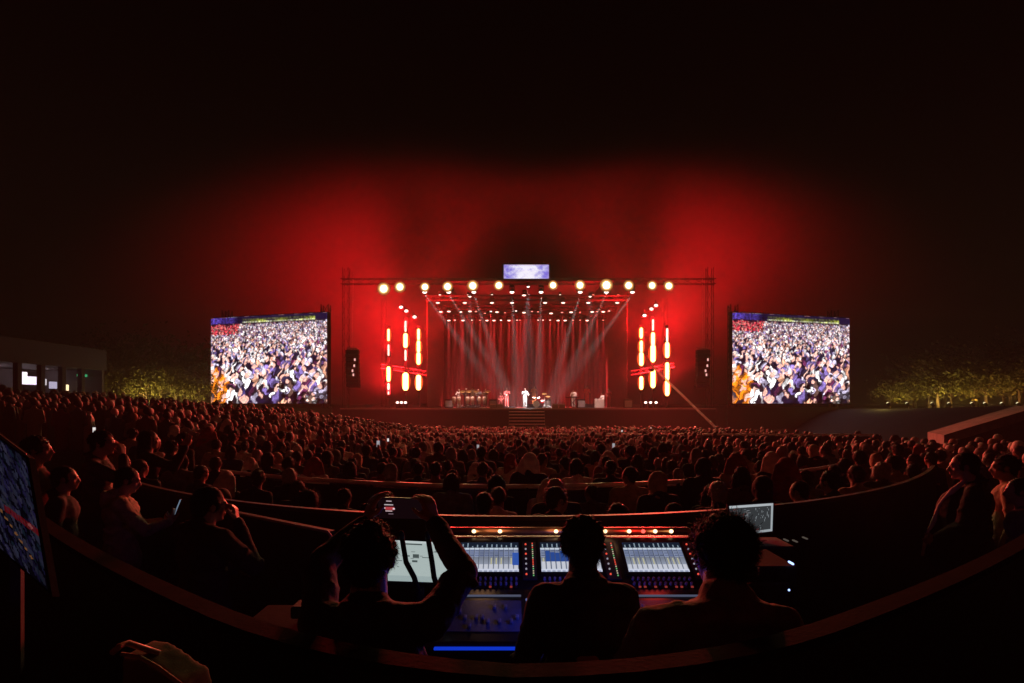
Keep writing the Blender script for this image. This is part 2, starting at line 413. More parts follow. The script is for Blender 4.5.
for i, (px, py) in enumerate(BL):
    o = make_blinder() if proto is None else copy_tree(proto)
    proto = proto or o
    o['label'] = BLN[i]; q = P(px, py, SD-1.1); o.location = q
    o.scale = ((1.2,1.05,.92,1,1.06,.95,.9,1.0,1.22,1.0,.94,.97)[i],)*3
    lamp('blinder_lamp', 'SPOT', (0,-.35,0), E_BLIND*(1.5 if i == 8 else 1), (1,.60,.25), o, .2, (0,-.35-math.cos(R(36)),-math.sin(R(36))), R(68), .5).matrix_parent_inverse = Matrix.Identity(4)
    lamp('halo_lamp', 'POINT', (0,-.45,0), E_HALO, (1,.50,.16), o, .1).matrix_parent_inverse = Matrix.Identity(4)
# ---- rows of small heads inside the roof ---------------------------------------------------
M_head = emit('head_lens', (1,.62,.5), 3.0); M_headw = emit('head_lens_white', (1,.86,.72), 3.2); M_headr = emit('head_lens_red', (1,.30,.22), 2.2)
def make_head():
    root = empty('moving_head', '-', 'stage light', (0,0,0))
    m = MB(); m.box((0,0,.34), (.3,.26,.14), bev=.02); m.build('base', M_black, root)
    m = MB(); m.box((-.16,0,.16), (.04,.14,.3)); m.box((.16,0,.16), (.04,.14,.3)); m.build('yoke', M_black, root)
    m = MB(); m.ell((0,0,.05), (.13,.13,.16)); m.tube((0,0,.05),(0,-.12,-.1),.12,.13,10); m.build('head', M_black, root, True)
    m = MB(); m.ell((0,-.13,-.11), (.15,.08,.08), None, 10, 6); m.build('lens', M_head, root, True)
    return root
mh = None
ROWS = [('nearest', 3.0-.1, [440,468,492,524,560,593,618], 295.5, 0), ('second', 3.4, [438,465,492,512,545,563,588,617], 303, 1),
        ('third', 8.5, [441,449,461,470,476,485,491,497,505,516,524,532,538,551,562,571,580,592,597,603,609,617], 312.6, 2),
        ('rearmost', 14.2, [449,455,463,472,480,487,494,501,509,517,520,538,543,550,558,565,573,580,587,603,609], 320.6, 3)]
side_words = lambda px: 'left' if px < 490 else ('middle' if px < 565 else 'right')
RED_TG = []
for rn, dy, pxs, py, ri in ROWS:
    D = SD+dy
    for j, px in enumerate(pxs):
        o = make_head() if mh is None else copy_tree(mh)
        mh = mh or o
        big = rnd.random() < .35 or ri == 1
        o.location = P(px, py+rnd.uniform(-1.2,1.2)*(ri==2), D)+Vector((0,0,.1)); s = 1.0 if big else rnd.uniform(.5,.7); o.scale = (s*1.25,s,s)
        o['group'] = 'small stage lights on the %s roof truss' % rn
        n_ = len(pxs)
        o['label'] = 'small %s light on the %s roof truss, %s' % ('wide bright' if big else 'round dim', rn, ('left end' if j == 0 else 'right end' if j == n_-1 else 'in its %s third' % side_words(px)))
        lens = [c for c in o.children if c.name.startswith('lens')][0]
        lens.material_slots[0].link = 'OBJECT'; lens.material_slots[0].material = M_head if big else rnd.choice([M_headr, M_headw, M_head])
        if ri == 3 or (ri == 2 and j % 4 == 2):
            q = o.location; RED_TG.append(q.copy())
            l = lamp('beam_lamp', 'SPOT', (0,-.25,-.3), E_RED, (1,.05,.05), o, .05, (0,-.3,-9), R(12), 1); l.matrix_parent_inverse = Matrix.Identity(4); l.scale = (1/s/1.25,1/s,1/s)
# white beams fanning down from the front truss
WB = [(425,291,499,392),(449,291,512,396),(474,291,510,400),(512,291,517,392),(541,291,538,392),(580,291,548,400),(606,291,556,396),(632,291,560,392)]
for k, (px, py, tx, ty) in enumerate(WB):
    o = copy_tree(mh); o.location = P(px, py, SD-.6); o.scale = (1.3,1.3,1.3)
    o['group'] = 'white beam lights under the front truss'
    o['label'] = ['leftmost','second from the left','third from the left','left of centre','right of centre','third from the right','second from the right','rightmost'][k]+' white beam light under the front truss'
    lens = [c for c in o.children if c.name.startswith('lens')][0]; lens.material_slots[0].link = 'OBJECT'; lens.material_slots[0].material = M_headw
    tg = P(tx, ty, SD+4)
    l = lamp('beam_lamp', 'SPOT', (0,-.2,-.25), E_WHITE, (1,.78,.74), o, .05, (tg-o.location), R(9), 1); l.matrix_parent_inverse = Matrix.Identity(4); l.scale = (1/1.3,)*3

# ---- red light towers: three strips of lit segments on each side ---------------------------
M_seg = emit('hot_segment', (1,.62,.16), 7); M_segw = emit('pale_segment', (1,.55,.42), 3.2)
ST = [ # px, segments (y0,y1,width px,hot), depth
 ('left','outer',388.5,[(329,341,2.2,1),(344,356,1.6,0),(367,381,3.4,1),(383,390,2.2,0),(391,395,1.4,0)], .2),
 ('left','middle',405.5,[(320.5,332,1.8,0),(334,347,5,2),(349.5,361,1.8,0),(374,389,7,2)], .8),
 ('left','inner',418.5,[(329,340,2.6,1),(341,352,4,2),(353,364,4.6,2),(376,389,6,2)], 1.4),
 ('right','inner',641.3,[(328,338,3,1),(341,352,3.6,2),(353,365,5,2),(377,389,3.6,1)], 1.4),
 ('right','middle',653,[(319,331,1.8,0),(333,345,3.6,1),(346,361,6,2),(370,387,5.6,2)], .8),
 ('right','outer',667.2,[(328,342,2,0),(343,357,5,2),(363,380,3.6,1),(381,395,5,2)], .2)]
for side, pos, px, segs, dy in ST:
    D = SD+dy; x = (px-512)/F*D; top = P(px, segs[0][0]-3, D); bot = P(px, segs[-1][1]+3, D)
    o = empty('light_strip', '%s vertical strip of glowing red and amber lamps on the %s light tower' % (pos, side), 'stage light', (x, D, bot.z), 0, 'vertical strips of red lamps flanking the stage')
    m = MB(); h = top.z-bot.z; m.box((0,.17,h/2), (.3,.12,h), bev=.02); m.build('housing', M_black, o)
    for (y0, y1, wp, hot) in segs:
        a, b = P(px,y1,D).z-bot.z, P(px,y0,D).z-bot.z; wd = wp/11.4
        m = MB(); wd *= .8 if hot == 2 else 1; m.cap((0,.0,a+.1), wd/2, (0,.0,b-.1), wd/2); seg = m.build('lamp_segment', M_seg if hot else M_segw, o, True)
        if hot: m = MB(); w2 = wd*.5+.10+.05*hot; m.ell((0,.09,(a+b)/2), (w2, .04, (b-a)/2+.12), None, 14, 9); m.build('bloom_shell', emit('strip_bloom', (1,.10,.02), 1.1), o, True)  # glowing shell added behind hot segments, imitating their orange halo
        lamp('strip_wash_lamp', 'SPOT', (0,-.35,(a+b)/2), E_TOWER*(.7,.9,1.35)[hot], (1,.008,.012), o, .15, (0,.35,.75+(a+b)/2), R(98 if hot == 2 else 126), .6).matrix_parent_inverse = Matrix.Identity(4)
    lamp('strip_lamp', 'SPOT', (0,-.5,h/2), E_CROWD, (1,.045,.04), o, .3, (-o.location.x*.02,-1.5,h/2-.62), R(72), .4).matrix_parent_inverse = Matrix.Identity(4)
    m = MB(); zb = DZ-bot.z; m.tube((0,.3,zb),(0,.3,h),.05,n=6); m.build('pipe', M_darkmetal, o)
M_dot = emit('small_flood', (1,.66,.56), 4)
for side, pts in (('left', [(401,307.2),(406.3,311),(414.5,317)]), ('right', [(656,305.5),(651.5,309),(644.5,315.5)])):
    for nm, (px, py) in zip(('upper','middle','lower'), pts):
        q = P(px, py, SD+1); o = empty('flood_light', '%s of three small pale floodlights stepped above the %s light tower' % (nm, side), 'stage light', q, 0, 'small floodlights above the light towers')
        m = MB(); m.box((0,.12,0),(.46,.2,.3),bev=.02); m.build('housing', M_black, o)
        m = MB(); m.ell((0,0,0),(.17,.06,.12)); m.build('lens', M_dot, o, True)
        m = MB(); m.box((0,.15,.3),(.05,.05,.4)); m.build('bracket', M_darkmetal, o)
for side, pxs in (('left', (397.5,401.5,405.5)), ('right', (645.5,650.5,656))):
    for nm, px in zip(('left','middle','right'), pxs):
        q = P(px, 402.5, SD+.8); o = empty('floor_light', '%s of three small pale lights on the deck below the %s light tower' % (nm, side), 'stage light', (q.x,q.y,DZ), 0, 'small lights on the stage deck')
        m = MB(); m.box((0,.1,.2),(.3,.25,.4),bev=.02); m.build('housing', M_black, o)
        m = MB(); m.ell((0,-.04,q.z-DZ),(.13,.05,.1)); m.build('lens', M_dot, o, True)
# hanging line arrays
for nm, px in (('left', 352.5), ('right', 703)):
    q = P(px, 352, SD-.5); o = empty('line_array', 'black column of hanging loudspeakers on the %s edge of the stage' % nm, 'loudspeaker', q, 0, 'hanging loudspeaker columns')
    for k in range(9):
        m = MB(); a = -.02*k*k*.25; m.box((0, .05*k*k*.08, -.36*k), (1.1,.6,.32), Matrix.Rotation(R(-1.6*k),3,'X'), .03); m.build('cabinet', M_black, o)
    m = MB(); m.box((0,0,.3),(1.0,.5,.08)); m.tube((0,0,.3),(0,.2,14.3-q.z),.025); m.build('rigging_frame', M_steel, o)
    for k, (dx, dyp) in enumerate(((.6,352),(.5,358),(.2,363),(.35,367))):
        z = P(px, dyp+8, SD-.5).z-q.z
        m = MB(); m.box((dx*.5,-.36,z),(.12,.04,.22)); m.build('status_light', emit('rig_marker', (1,.5,.45), 1.1), o)
# added wash light on an outrigger, brightening the singer and the steps
o = copy_tree(mh); o.location = (sx(527), SD-3.4, 12.5); o['group'] = 'white beam lights under the front truss'; o['label'] = 'added wash light on an outrigger directly below the middle of the banner'
l = lamp('wash_lamp', 'SPOT', (0,-.2,-.3), E_WASH*3, (.92,.95,1), o, .1, (P(527,404,SD+.9)-o.location), R(17), .8); l.matrix_parent_inverse = Matrix.Identity(4)
l.scale = (1/o.scale.x,1/o.scale.y,1/o.scale.z)
for px, tx in ((470,470),(590,590)):
    o = copy_tree(mh); o.location = P(px, 296, SD+.5); o['group'] = 'white beam lights under the front truss'; o['label'] = 'wash light aimed at the %s musicians from the front truss' % ('left' if px < 500 else 'right')
    l = lamp('wash_lamp', 'SPOT', (0,-.2,-.3), E_WASH, (1,.55,.5), o, .1, (P(tx,404,SD+3)-o.location), R(28), .8); l.matrix_parent_inverse = Matrix.Identity(4)
    l.scale = (1/o.scale.x,1/o.scale.y,1/o.scale.z)
# ------------------------------------------------------------------ people
# local frame of a person: origin between the feet, facing +Y, X to the person's right
CL = {}
def cloth(name, col, rough=.85): return mat(name, col, rough, 0, .3, 14, .35, 160, .25)
C_BLACK = cloth('black_fabric', (.013,.012,.013)); C_GREY = cloth('grey_fabric', (.12,.12,.125)); C_WHITE = cloth('white_fabric', (.62,.60,.57))
C_RED = cloth('red_fabric', (.22,.03,.03)); C_BLUE = cloth('navy_fabric', (.03,.045,.10)); C_BEIGE = cloth('beige_fabric', (.38,.29,.19)); C_BROWN = cloth('brown_fabric', (.09,.05,.03))
HEADR = 1.0
def head_frame(hc, yaw=0, pitch=0, roll=0):
    rot = Euler((pitch, roll, yaw)).to_matrix()
    return lambda v: Vector(hc)+rot @ Vector(v), rot
def head_shapes(m, hc, yaw=0, pitch=0, roll=0, fine=True):
    T, rot = head_frame(hc, yaw, pitch, roll)
    m.ell(T((0,-.012,.025)), (.075,.096,.092), rot, 18, 12)       # skull
    m.ell(T((0,.030,-.03)), (.060,.062,.080), rot, 14, 10)        # face
    m.ell(T((0,.045,-.085)), (.040,.040,.030), rot, 12, 8)        # jaw and chin
    m.ell(T((0,.076,-.098)), (.018,.014,.014), rot, 8, 6)
    m.ell(T((0,.078,.022)), (.052,.018,.012), rot, 12, 6)         # brow
    m.cap(T((0,.088,.008)), .009, T((0,.108,-.030)), .013)        # nose
    if fine:
        m.ell(T((-.014,.098,-.033)), (.010,.010,.008), rot, 8, 6); m.ell(T((.014,.098,-.033)), (.010,.010,.008), rot, 8, 6)
        m.ell(T((0,.090,-.058)), (.024,.012,.006), rot, 10, 6); m.ell(T((0,.089,-.069)), (.021,.012,.007), rot, 10, 6)
        for s in (-1,1): m.ell(T((s*.030,.080,.002)), (.013,.010,.009), rot, 8, 6); m.ell(T((s*.045,.055,-.025)), (.022,.022,.02), rot, 8, 6)
    for s in (-1, 1): m.ell(T((s*.078,-.010,-.005)), (.012,.022,.032), Matrix.Rotation(s*.25,3,'Z') if not rot else rot, 10, 8)
def hand_shapes(m, wrist, d, back, curl=.5, side=1, L=1.0, spread=.12):
    """palm, four unequal bent fingers and a thumb; d points along the hand, back is the back of the hand"""
    d = Vector(d).normalized(); back = (Vector(back)-d*Vector(back).dot(d)).normalized(); x = d.cross(back).normalized()*side
    w_ = Vector(wrist)
    for k in range(4):
        b = w_+d*.085*L+x*(k-1.5)*.020*L
        m.cap(w_+d*.012+x*(k-1.5)*.014*L, .014*L, b, .0115*L, 8)
        ln = (.066,.080,.074,.056)[k]*L; a = spread*(k-1.5)
        f = (d*math.cos(a)+x*math.sin(a)).normalized(); p = b; ang = 0
        for j, fr in enumerate((.45,.32,.23)):
            ang += curl*(.75,.95,.6)[j]
            q = p+(f*math.cos(ang)-back*math.sin(ang))*ln*fr
            m.cap(p, (.0098,.009,.0082)[j]*L, q, (.009,.0082,.007)[j]*L, 8); p = q
    t0 = w_+d*.025*L-x*.028*L; t1 = t0+(d*.55-x*.75-back*.3).normalized()*.042*L; t2 = t1+(d*.85-x*.25-back*.55*curl).normalized()*.032*L
    m.cap(t0, .015*L, t1, .0115*L, 8); m.cap(t1, .0115*L, t2, .009*L, 8)

def person_meshes(pose, vox=.012, fine=True, bulk=1.0, coat=False, ratio=1.0, hands=True, fingers=True, lump=.004, extra=()):
    """returns body mesh (one continuous skin) and clothing mesh, from joint positions"""
    g = pose.get
    hip, chest, neck, hd = Vector(g('hip',(0,0,.95))), Vector(g('chest',(0,.0,1.28))), Vector(g('neck',(0,-.01,1.49))), Vector(g('head',(0,.02,1.635)))
    yaw, pitch, roll = g('look',(0,0,0))
    sw = g('sw', .185)
    sh = {1: Vector(g('shR', tuple(chest+Vector((sw,-.01,.135))))), -1: Vector(g('shL', tuple(chest+Vector((-sw,-.01,.135)))))}
    el = {1: Vector(g('elR', tuple(sh[1]+Vector((.06,-.03,-.29))))), -1: Vector(g('elL', tuple(sh[-1]+Vector((-.06,-.03,-.29)))))}
    wr = {1: Vector(g('wrR', tuple(el[1]+Vector((-.02,.08,-.25))))), -1: Vector(g('wrL', tuple(el[-1]+Vector((.02,.08,-.25)))))}
    kn = {1: Vector(g('knR', (.10,.02,.50))), -1: Vector(g('knL', (-.10,.02,.50)))}
    an = {1: Vector(g('anR', (.11,-.02,.09))), -1: Vector(g('anL', (-.11,-.02,.09)))}
    b = MB(); c = MB(); B = bulk
    # body
    head_shapes(b, hd, yaw, pitch, roll, fine)
    b.cap(neck-Vector((0,0,.05)), .069, hd+Vector((0,-.02,-.06)), .060)
    mid = (hip+chest)/2
    b.chain([hip, mid, chest, neck-Vector((0,0,.05))], [.12,.115,.125,.06])
    for s in (-1,1):
        b.chain([neck-Vector((0,0,.06)), sh[s], el[s], wr[s]], [.05,.05,.036,.025])
        if hands:
            dd = g('hdR' if s > 0 else 'hdL', tuple((wr[s]-el[s]))); bk = g('hbR' if s > 0 else 'hbL', (s*1,.2,.1)); cu = g('cuR' if s > 0 else 'cuL', .45)
            if fingers: hand_shapes(b, wr[s], dd, bk, cu, s)
            else: b.cap(wr[s], .028, wr[s]+Vector(dd).normalized()*.10, .03)
        hp = hip+Vector((s*.09,0,-.03)); b.chain([hp, kn[s], an[s]], [.085,.055,.04])
        b.cap(an[s]+Vector((0,-.03,-.05)), .035, an[s]+Vector((s*.02,.14,-.06)), .028)
    # clothes
    c.ell(hip+Vector((0,0,.03)), (.175*B,.135*B,.14)); c.ell(mid, (.165*B,.130*B,.18)); c.ell(chest+Vector((0,0,.03)), (.190*B,.140*B,.17)); c.ell((chest*.35+neck*.65)+Vector((0,-.015,-.02)), (.145*B,.095*B,.085))
    for s in (-1,1):
        c.chain([neck+Vector((s*.02,-.012,-.045)), sh[s]+Vector((0,0,.0)), el[s], wr[s]-(wr[s]-el[s]).normalized()*.02], [.060*B,.068*B,.055*B,.042*B])
        c.chain([hip+Vector((s*.085,0,-.02)), kn[s], an[s]], [.115*B,.080,.065])
    c.chain([neck+Vector((0,-.03,.0)), neck+Vector((0,-.01,-.03))], [.068,.075])
    if fine:                                   # collar folded round the neck
        ring = [neck+Vector((.078*math.sin(a), -.022-.075*math.cos(a), .012+.020*math.cos(a))) for a in (x*.4-2.6 for x in range(14))]
        c.chain(ring, [.017]*14, 8)
        for s in (-1,1):                       # creases at the elbow, the armpit and down the back
            mid_ = (sh[s]+el[s])/2; ax = (el[s]-sh[s]).normalized(); u_ = ax.orthogonal().normalized(); v_ = ax.cross(u_)
            for k in range(5):
                pc = sh[s].lerp(el[s], .35+.16*k); ph_ = k*1.9+s
                c.chain([pc+(u_*math.cos(ph_+t)+v_*math.sin(ph_+t))*.060*B+ax*.02*t for t in (0,.6,1.2,1.8)], [.006,.013,.013,.006], 6)
            for k in range(4):
                z_ = .28-.10*k; c.chain([mid+Vector((s*(.03+.02*k), -.125*B, z_)), mid+Vector((s*(.10+.012*k), -.108*B, z_-.035)), mid+Vector((s*.150, -.06*B, z_-.05))], [.006,.013,.007], 6)
    for ec, er in extra: c.ell(ec, er)
    if coat: c.ell(hip+Vector((0,0,-.08)), (.20*B,.16*B,.25))
    return remesh(b, 'body', vox, 2, ratio=ratio), remesh(c, 'clothing', vox*1.15, 3, lump*1.3, 11, lump*.7, ratio)

def hair_mesh(style, hc, yaw=0, pitch=0, roll=0, vox=.009, ratio=1.0, seed=0, big=1.0):
    T, rot = head_frame(hc, yaw, pitch, roll); m = MB(); r = random.Random(seed)
    k = big
    if style in ('short','curly','long','bun','bob'):
        m.ell(T((0,-.026,.040)), (.082*k,.096*k,.086*k), rot, 18, 12); m.ell(T((0,-.062,-.005)), (.070*k,.052*k,.085*k), rot, 14, 10)
        for s in (-1,1): m.ell(T((s*.066,.005,.015)), (.020,.034,.05), rot, 10, 8)
    if style == 'curly':
        for i in range(800):
            a, t = r.uniform(0, 6.283), math.acos(r.uniform(-.55, 1)); q = Vector((math.sin(t)*math.cos(a)*.088, math.sin(t)*math.sin(a)*.102-.026, math.cos(t)*.094+.036))
            if q.y > .045 and q.z < .07: continue
            m.ell(T(q), r.uniform(.006,.012), None, 7, 5)
    if style == 'tousled':
        m.ell(T((0,-.022,.036)), (.080,.098,.088), rot, 18, 12); m.ell(T((0,-.062,-.01)), (.068,.048,.085), rot, 14, 10)
        for s in (-1,1): m.ell(T((s*.066,.005,.01)), (.018,.034,.05), rot, 10, 8)
        for i in range(160):
            a, t = r.uniform(0, 6.283), math.acos(r.uniform(-.5, 1)); q = Vector((math.sin(t)*math.cos(a)*.080, math.sin(t)*math.sin(a)*.096-.024, math.cos(t)*.088+.034))
            if q.y > .05 and q.z < .06: continue
            d = Vector((q.x, q.y+.02, q.z-.02)).normalized()+Vector((r.uniform(-.6,.6), r.uniform(-.6,.6), r.uniform(-.5,.3)))
            m.cap(T(q), .011, T(q+d*.011), .006, 6)
    if style == 'long':
        for i in range(9):
            x = (i-4)*.019; m.chain([T((x,-.075+abs(x)*.3,.0)), T((x*1.15,-.088+abs(x)*.3,-.10)), T((x*1.3,-.095+abs(x)*.35,-.21-r.uniform(0,.03)))], [.032,.030,.016], 8)
        for s in (-1,1): m.chain([T((s*.072,-.01,.02)), T((s*.080,-.02,-.07)), T((s*.078,-.035,-.16))], [.026,.026,.014], 8)
    if style == 'bob':
        for i in range(9):
            a = math.pi*(i/8); q = (math.cos(a)*.080, -.03-math.sin(a)*.055); m.chain([T((q[0],q[1],.03)), T((q[0]*1.05,q[1]*1.05,-.085))], [.030,.026], 8)
    if style == 'bun': m.ell(T((0,-.125,.03)), (.045,.040,.045), rot, 12, 8)
    if style == 'scarf':
        m.ell(T((0,-.022,.030)), (.092,.108,.100), rot, 18, 12); m.ell(T((0,-.035,-.06)), (.088,.085,.11), rot, 14, 10)
        m.ell(Vector(hc)+Vector((0,-.03,-.165)), (.125,.10,.06), None, 14, 8)
        for s in (-1,1): m.ell(T((s*.062,.028,-.02)), (.030,.050,.085), rot, 10, 8)
        m.ell(T((0,.05,-.115)), (.05,.045,.03), rot, 10, 8)
    if style == 'headcloth':
        m.ell(T((0,-.022,.034)), (.092,.108,.096), rot, 18, 12)
        for i in range(11):
            x = (i-5)*.024; m.chain([T((x*.8,-.075+abs(x)*.5,.02)), T((x*1.2,-.10+abs(x)*.5,-.12)), T((x*1.45,-.115+abs(x)*.5,-.25))], [.034,.032,.022], 8)
    if style == 'cap':
        m.ell(T((0,-.018,.042)), (.083,.103,.080), rot, 18, 12); m.ell(T((0,.095,.045)), (.062,.062,.012), rot, 14, 6); m.ell(T((0,-.062,-.01)), (.066,.045,.06), rot, 12, 8)
    return remesh(m, 'hair', vox, 1 if style in ('curly','tousled') else 2, .005 if style not in ('scarf','headcloth') else .004, 26, .003 if style not in ('scarf','headcloth') else .002, ratio)

def add_strands(me, n, ln, wd, seed, curl=0.0, fall=.6):
    """loose hair strands grown from the hair mesh, so that the outline is never a clean shell"""
    r = np.random.default_rng(seed); nv = len(me.vertices)
    co = np.empty(nv*3); no = np.empty(nv*3); me.vertices.foreach_get('co', co); me.vertices.foreach_get('normal', no); co = co.reshape(-1,3); no = no.reshape(-1,3)
    me.calc_loop_triangles(); tr = np.empty(len(me.loop_triangles)*3, int); me.loop_triangles.foreach_get('vertices', tr); tr = tr.reshape(-1,3)
    top = co[:,2].max()
    i = r.integers(0, nv, n); p = co[i]+r.normal(0,.002,(n,3)); nn = no[i]
    d = nn*.55+np.array((0,-.12,-fall))[None,:]*(1-np.clip(nn[:,2:3],0,1)*.6)+np.stack([nn[:,0]*.3, -np.abs(nn[:,1])*.2, np.zeros(n)],1)+r.normal(0,.38,(n,3))
    d /= np.linalg.norm(d, axis=1, keepdims=True)
    L = (ln*r.uniform(.4,1.3,n))[:,None]; side = np.cross(d, nn+r.normal(0,.2,(n,3))); side /= np.linalg.norm(side, axis=1, keepdims=True)+1e-9
    w = side*wd*.5
    bend = r.normal(0,1,(n,3)); bend -= d*(bend*d).sum(1, keepdims=True)
    q1 = p+d*L*.5+bend*L*(.10+curl); q2 = p+d*L*(1-.5*curl)+np.array((0,0,-1))*L*.25*fall+bend*L*(-.3*curl+.15)
    V = np.stack([p-w, p+w, q1+w*.8, q1-w*.8, q2], 1).reshape(-1,3); b = np.arange(n)[:,None]*5+nv
    F = [tuple(t) for t in tr.tolist()]+[tuple(t) for t in np.concatenate([b+np.array([[0,1,2,3]])],0).tolist()]+[tuple(t) for t in (b+np.array([[3,2,4]])).tolist()]
    out = bpy.data.meshes.new('hair'); out.from_pydata(np.concatenate([co,V]).tolist(), [], F); out.update()
    out.polygons.foreach_set('use_smooth', [True]*len(out.polygons))
    bpy.data.meshes.remove(me); return out
def build_person(label, loc, rz, pose, style, cl, skin=None, hairm=None, group=None, scale=1.0, vox=.008, **kw):
    root = empty('person', label, 'person', loc, rz, group); root.scale = (scale,)*3
    hb = kw.pop('hairbig', 1.0); sd = kw.pop('seed', 1)
    b, c = person_meshes(pose, vox, **kw)
    link_mesh('body', b, skin or M_skin, root); link_mesh('clothing', c, cl, root)
    if style:
        hm_ = hair_mesh(style, pose.get('head',(0,.02,1.635)), *pose.get('look',(0,0,0)), vox=max(.006, vox*.8), seed=sd, big=hb)
        if vox < .015: hm_ = add_strands(hm_, 7000 if style == 'curly' else 5200, {'curly':.022,'short':.013,'tousled':.016,'bob':.03}.get(style,.02), .0016, sd, .5 if style == 'curly' else 0, .3 if style == 'curly' else .7)
        link_mesh('hair', hm_, hairm or M_hair, root)
    return root

FZ = .72     # floor of the mixing platform
# ------------------------------------------------------------------ mixing platform, its walls
def front_w(x): return 4.46+.10*x*x-.02*x
def near_w(x):
    ax = abs(x); return 1.40+ (.30*ax*ax if ax < 1 else .30+.60*(ax-1)+.05*(ax-1)**2) + (.12*max(0,-x) if x < 0 else 0)
plat = empty('mixing_platform', 'dark raised platform floor under the mixing desk, inside curved barriers', 'platform', (0, 3.5, .35))
m = MB(); n = 60; top = []; 
xs_ = [-6+11*i/n for i in range(n+1)]
vs = []; 
for x in xs_: vs += [(x, near_w(x)-3.5, FZ-.35), (x, front_w(x)-3.5, FZ-.35)]
m.add(vs, [(2*i,2*i+2,2*i+3,2*i+1) for i in range(n)]); m.build('floor_panel', mat('platform_carpet', (.02,.02,.021), .9, 0, .3, 6, .3, 80), plat)
def curved_wall(name, label, fn, x0, x1, zt, zb, th, M, capmat, capw, n=70, seam=True):
    root = empty(name, label, 'barrier', (0, fn(0), zb))
    def strip(off0, off1, z0, z1):
        mm = MB(); vs = []
        for i in range(n+1):
            x = x0+(x1-x0)*i/n; e = .01; d = Vector((2*e, fn(x+e)-fn(x-e), 0)).normalized(); nn = Vector((-d.y, d.x, 0)); p = Vector((x, fn(x)-fn(0), 0))
            for o, z in ((off0,z0),(off1,z0),(off1,z1),(off0,z1)): q = p+nn*o; vs.append((q.x, q.y, z-zb))
        fs = [(4*i+j, 4*i+(j+1)%4, 4*i+4+(j+1)%4, 4*i+4+j) for i in range(n) for j in range(4)]+[(3,2,1,0), tuple(4*n+j for j in range(4))]
        mm.add(vs, fs); return mm
    strip(0, th, zb, zt-.03).build('panel', M, root)
    strip(-capw/2+th/2, capw/2+th/2, zt-.03, zt).build('cap_rail', capmat, root)
    return root
curved_wall('front_barrier', 'dark curved barrier between the mixing desk and the crowd', front_w, -5.3, 6.2, 2.0, -.2, .08, mat('barrier_panel', (.03,.018,.016), .6, 0, .4, 3, .1, 20), mat('barrier_cap', (.05,.025,.02), .55, 0, .4, 5), .05)
curved_wall('rear_barrier', 'dark wooden curved barrier with a broad varnished top rail nearest the camera', near_w, -5.6, 5.6, 2.22, .3, .06, mat('rear_panel', (.012,.010,.010), .7, 0, .4, 5), M_wood, .075)

# ------------------------------------------------------------------ mixing console
CX, CD = .36, 2.68
con = empty('mixing_console', 'wide black mixing console with three lit screens, faders and a lamp bar on top', 'mixing console', (CX, CD, FZ))
cw = 1.58
def cpt(x, d, z): return Vector((x, d-CD, z-FZ))
prof = [(2.68,1.70),(2.70,1.755),(3.20,1.84),(3.58,2.045),(3.66,2.05),(3.70,1.95),(3.70,1.66),(2.9,1.60)]
m = MB(); m.prism([cpt(-cw/2, d, z) for d, z in prof], (cw,0,0)); m.build('body', M_glassy, con)
for s in (-1,1):
    m = MB(); m.prism([cpt(s*cw/2-(.03 if s<0 else 0), d+(.0), z+.012) for d, z in prof[1:5]]+[cpt(s*cw/2-(.03 if s<0 else 0), d, z) for d, z in prof[5:]], (.03,0,0)); m.build('end_cheek', M_wood, con)
    m = MB(); m.tube(cpt(s*.6, 3.3, FZ), cpt(s*.6, 3.3, 1.64), .035); m.box(cpt(s*.6, 3.2, FZ+.02), (.08,.7,.04)); m.build('leg', M_darkmetal, con)
# surface frames: screen panel (a) and fader panel (b)
pa0, pa1 = Vector((0,3.20-CD,1.84-FZ)), Vector((0,3.58-CD,2.045-FZ)); ua = (pa1-pa0); La = ua.length; ua.normalize(); na = Vector((0,-ua.z,ua.y))
pb0, pb1 = Vector((0,2.70-CD,1.755-FZ)), Vector((0,3.20-CD,1.84-FZ)); ub = (pb1-pb0); Lb = ub.length; ub.normalize(); nb = Vector((0,-ub.z,ub.y))
def A(x, v, h=0): return pa0+Vector((x,0,0))+ua*v+na*h
def Bp(x, v, h=0): return pb0+Vector((x,0,0))+ub*v+nb*h
rotA = Matrix(((1,0,0),(0,ua.y,na.y),(0,ua.z,na.z))); rotB = Matrix(((1,0,0),(0,ub.y,nb.y),(0,ub.z,nb.z)))
def mixer_img(kind, seed):
    r = np.random.default_rng(seed); H, W = 66, 96; im = np.zeros((H,W,3)); n = 12; cwid = W//n
    im[:] = (.30,.36,.52)
    for c in range(n):
        x0 = c*cwid
        im[:13, x0:x0+cwid] = (.012,.02,.04); hb = r.integers(3, 11); im[12-hb:12, x0+3:x0+5] = (.35,.45,.55)
        im[13:17, x0:x0+cwid] = (.85,.95,1.1)
        im[17:34, x0:x0+cwid] = np.array((.34,.40,.58))*r.uniform(.7,1.15)
        for q in range(3): im[19+q*5:21+q*5, x0+1:x0+cwid-1] = np.array((.12,.16,.34))*r.uniform(.5,1.4)
        if kind == 1 and 0 < c < 10: im[20+r.integers(0,5):44, x0:x0+cwid-1] = (.035,.10,.42)
        else:
            g = np.linspace(.5,1,26)[:,None,None]; im[34:60, x0:x0+cwid] = np.array((.52,.58,.74))*g
            if r.random() < .5: im[36:58, x0+3:x0+5] = (.75,.72,.45)
        im[44 if kind == 1 else 50:60, x0+1:x0+cwid-1] = (.85,.88,1.0)
        im[60:, x0:x0+cwid] = (.9,.95,1.15); im[63:, x0+1:x0+cwid-2] = (.5,.55,.75)
        im[13:60, x0+cwid-1] *= .35
    if kind == 0: im[24:52, W-10:] = (.05,.14,.6)
    return im
CS = emit_attr('console_screen', .64, True)
SCX = [-.50,-.005,.51]
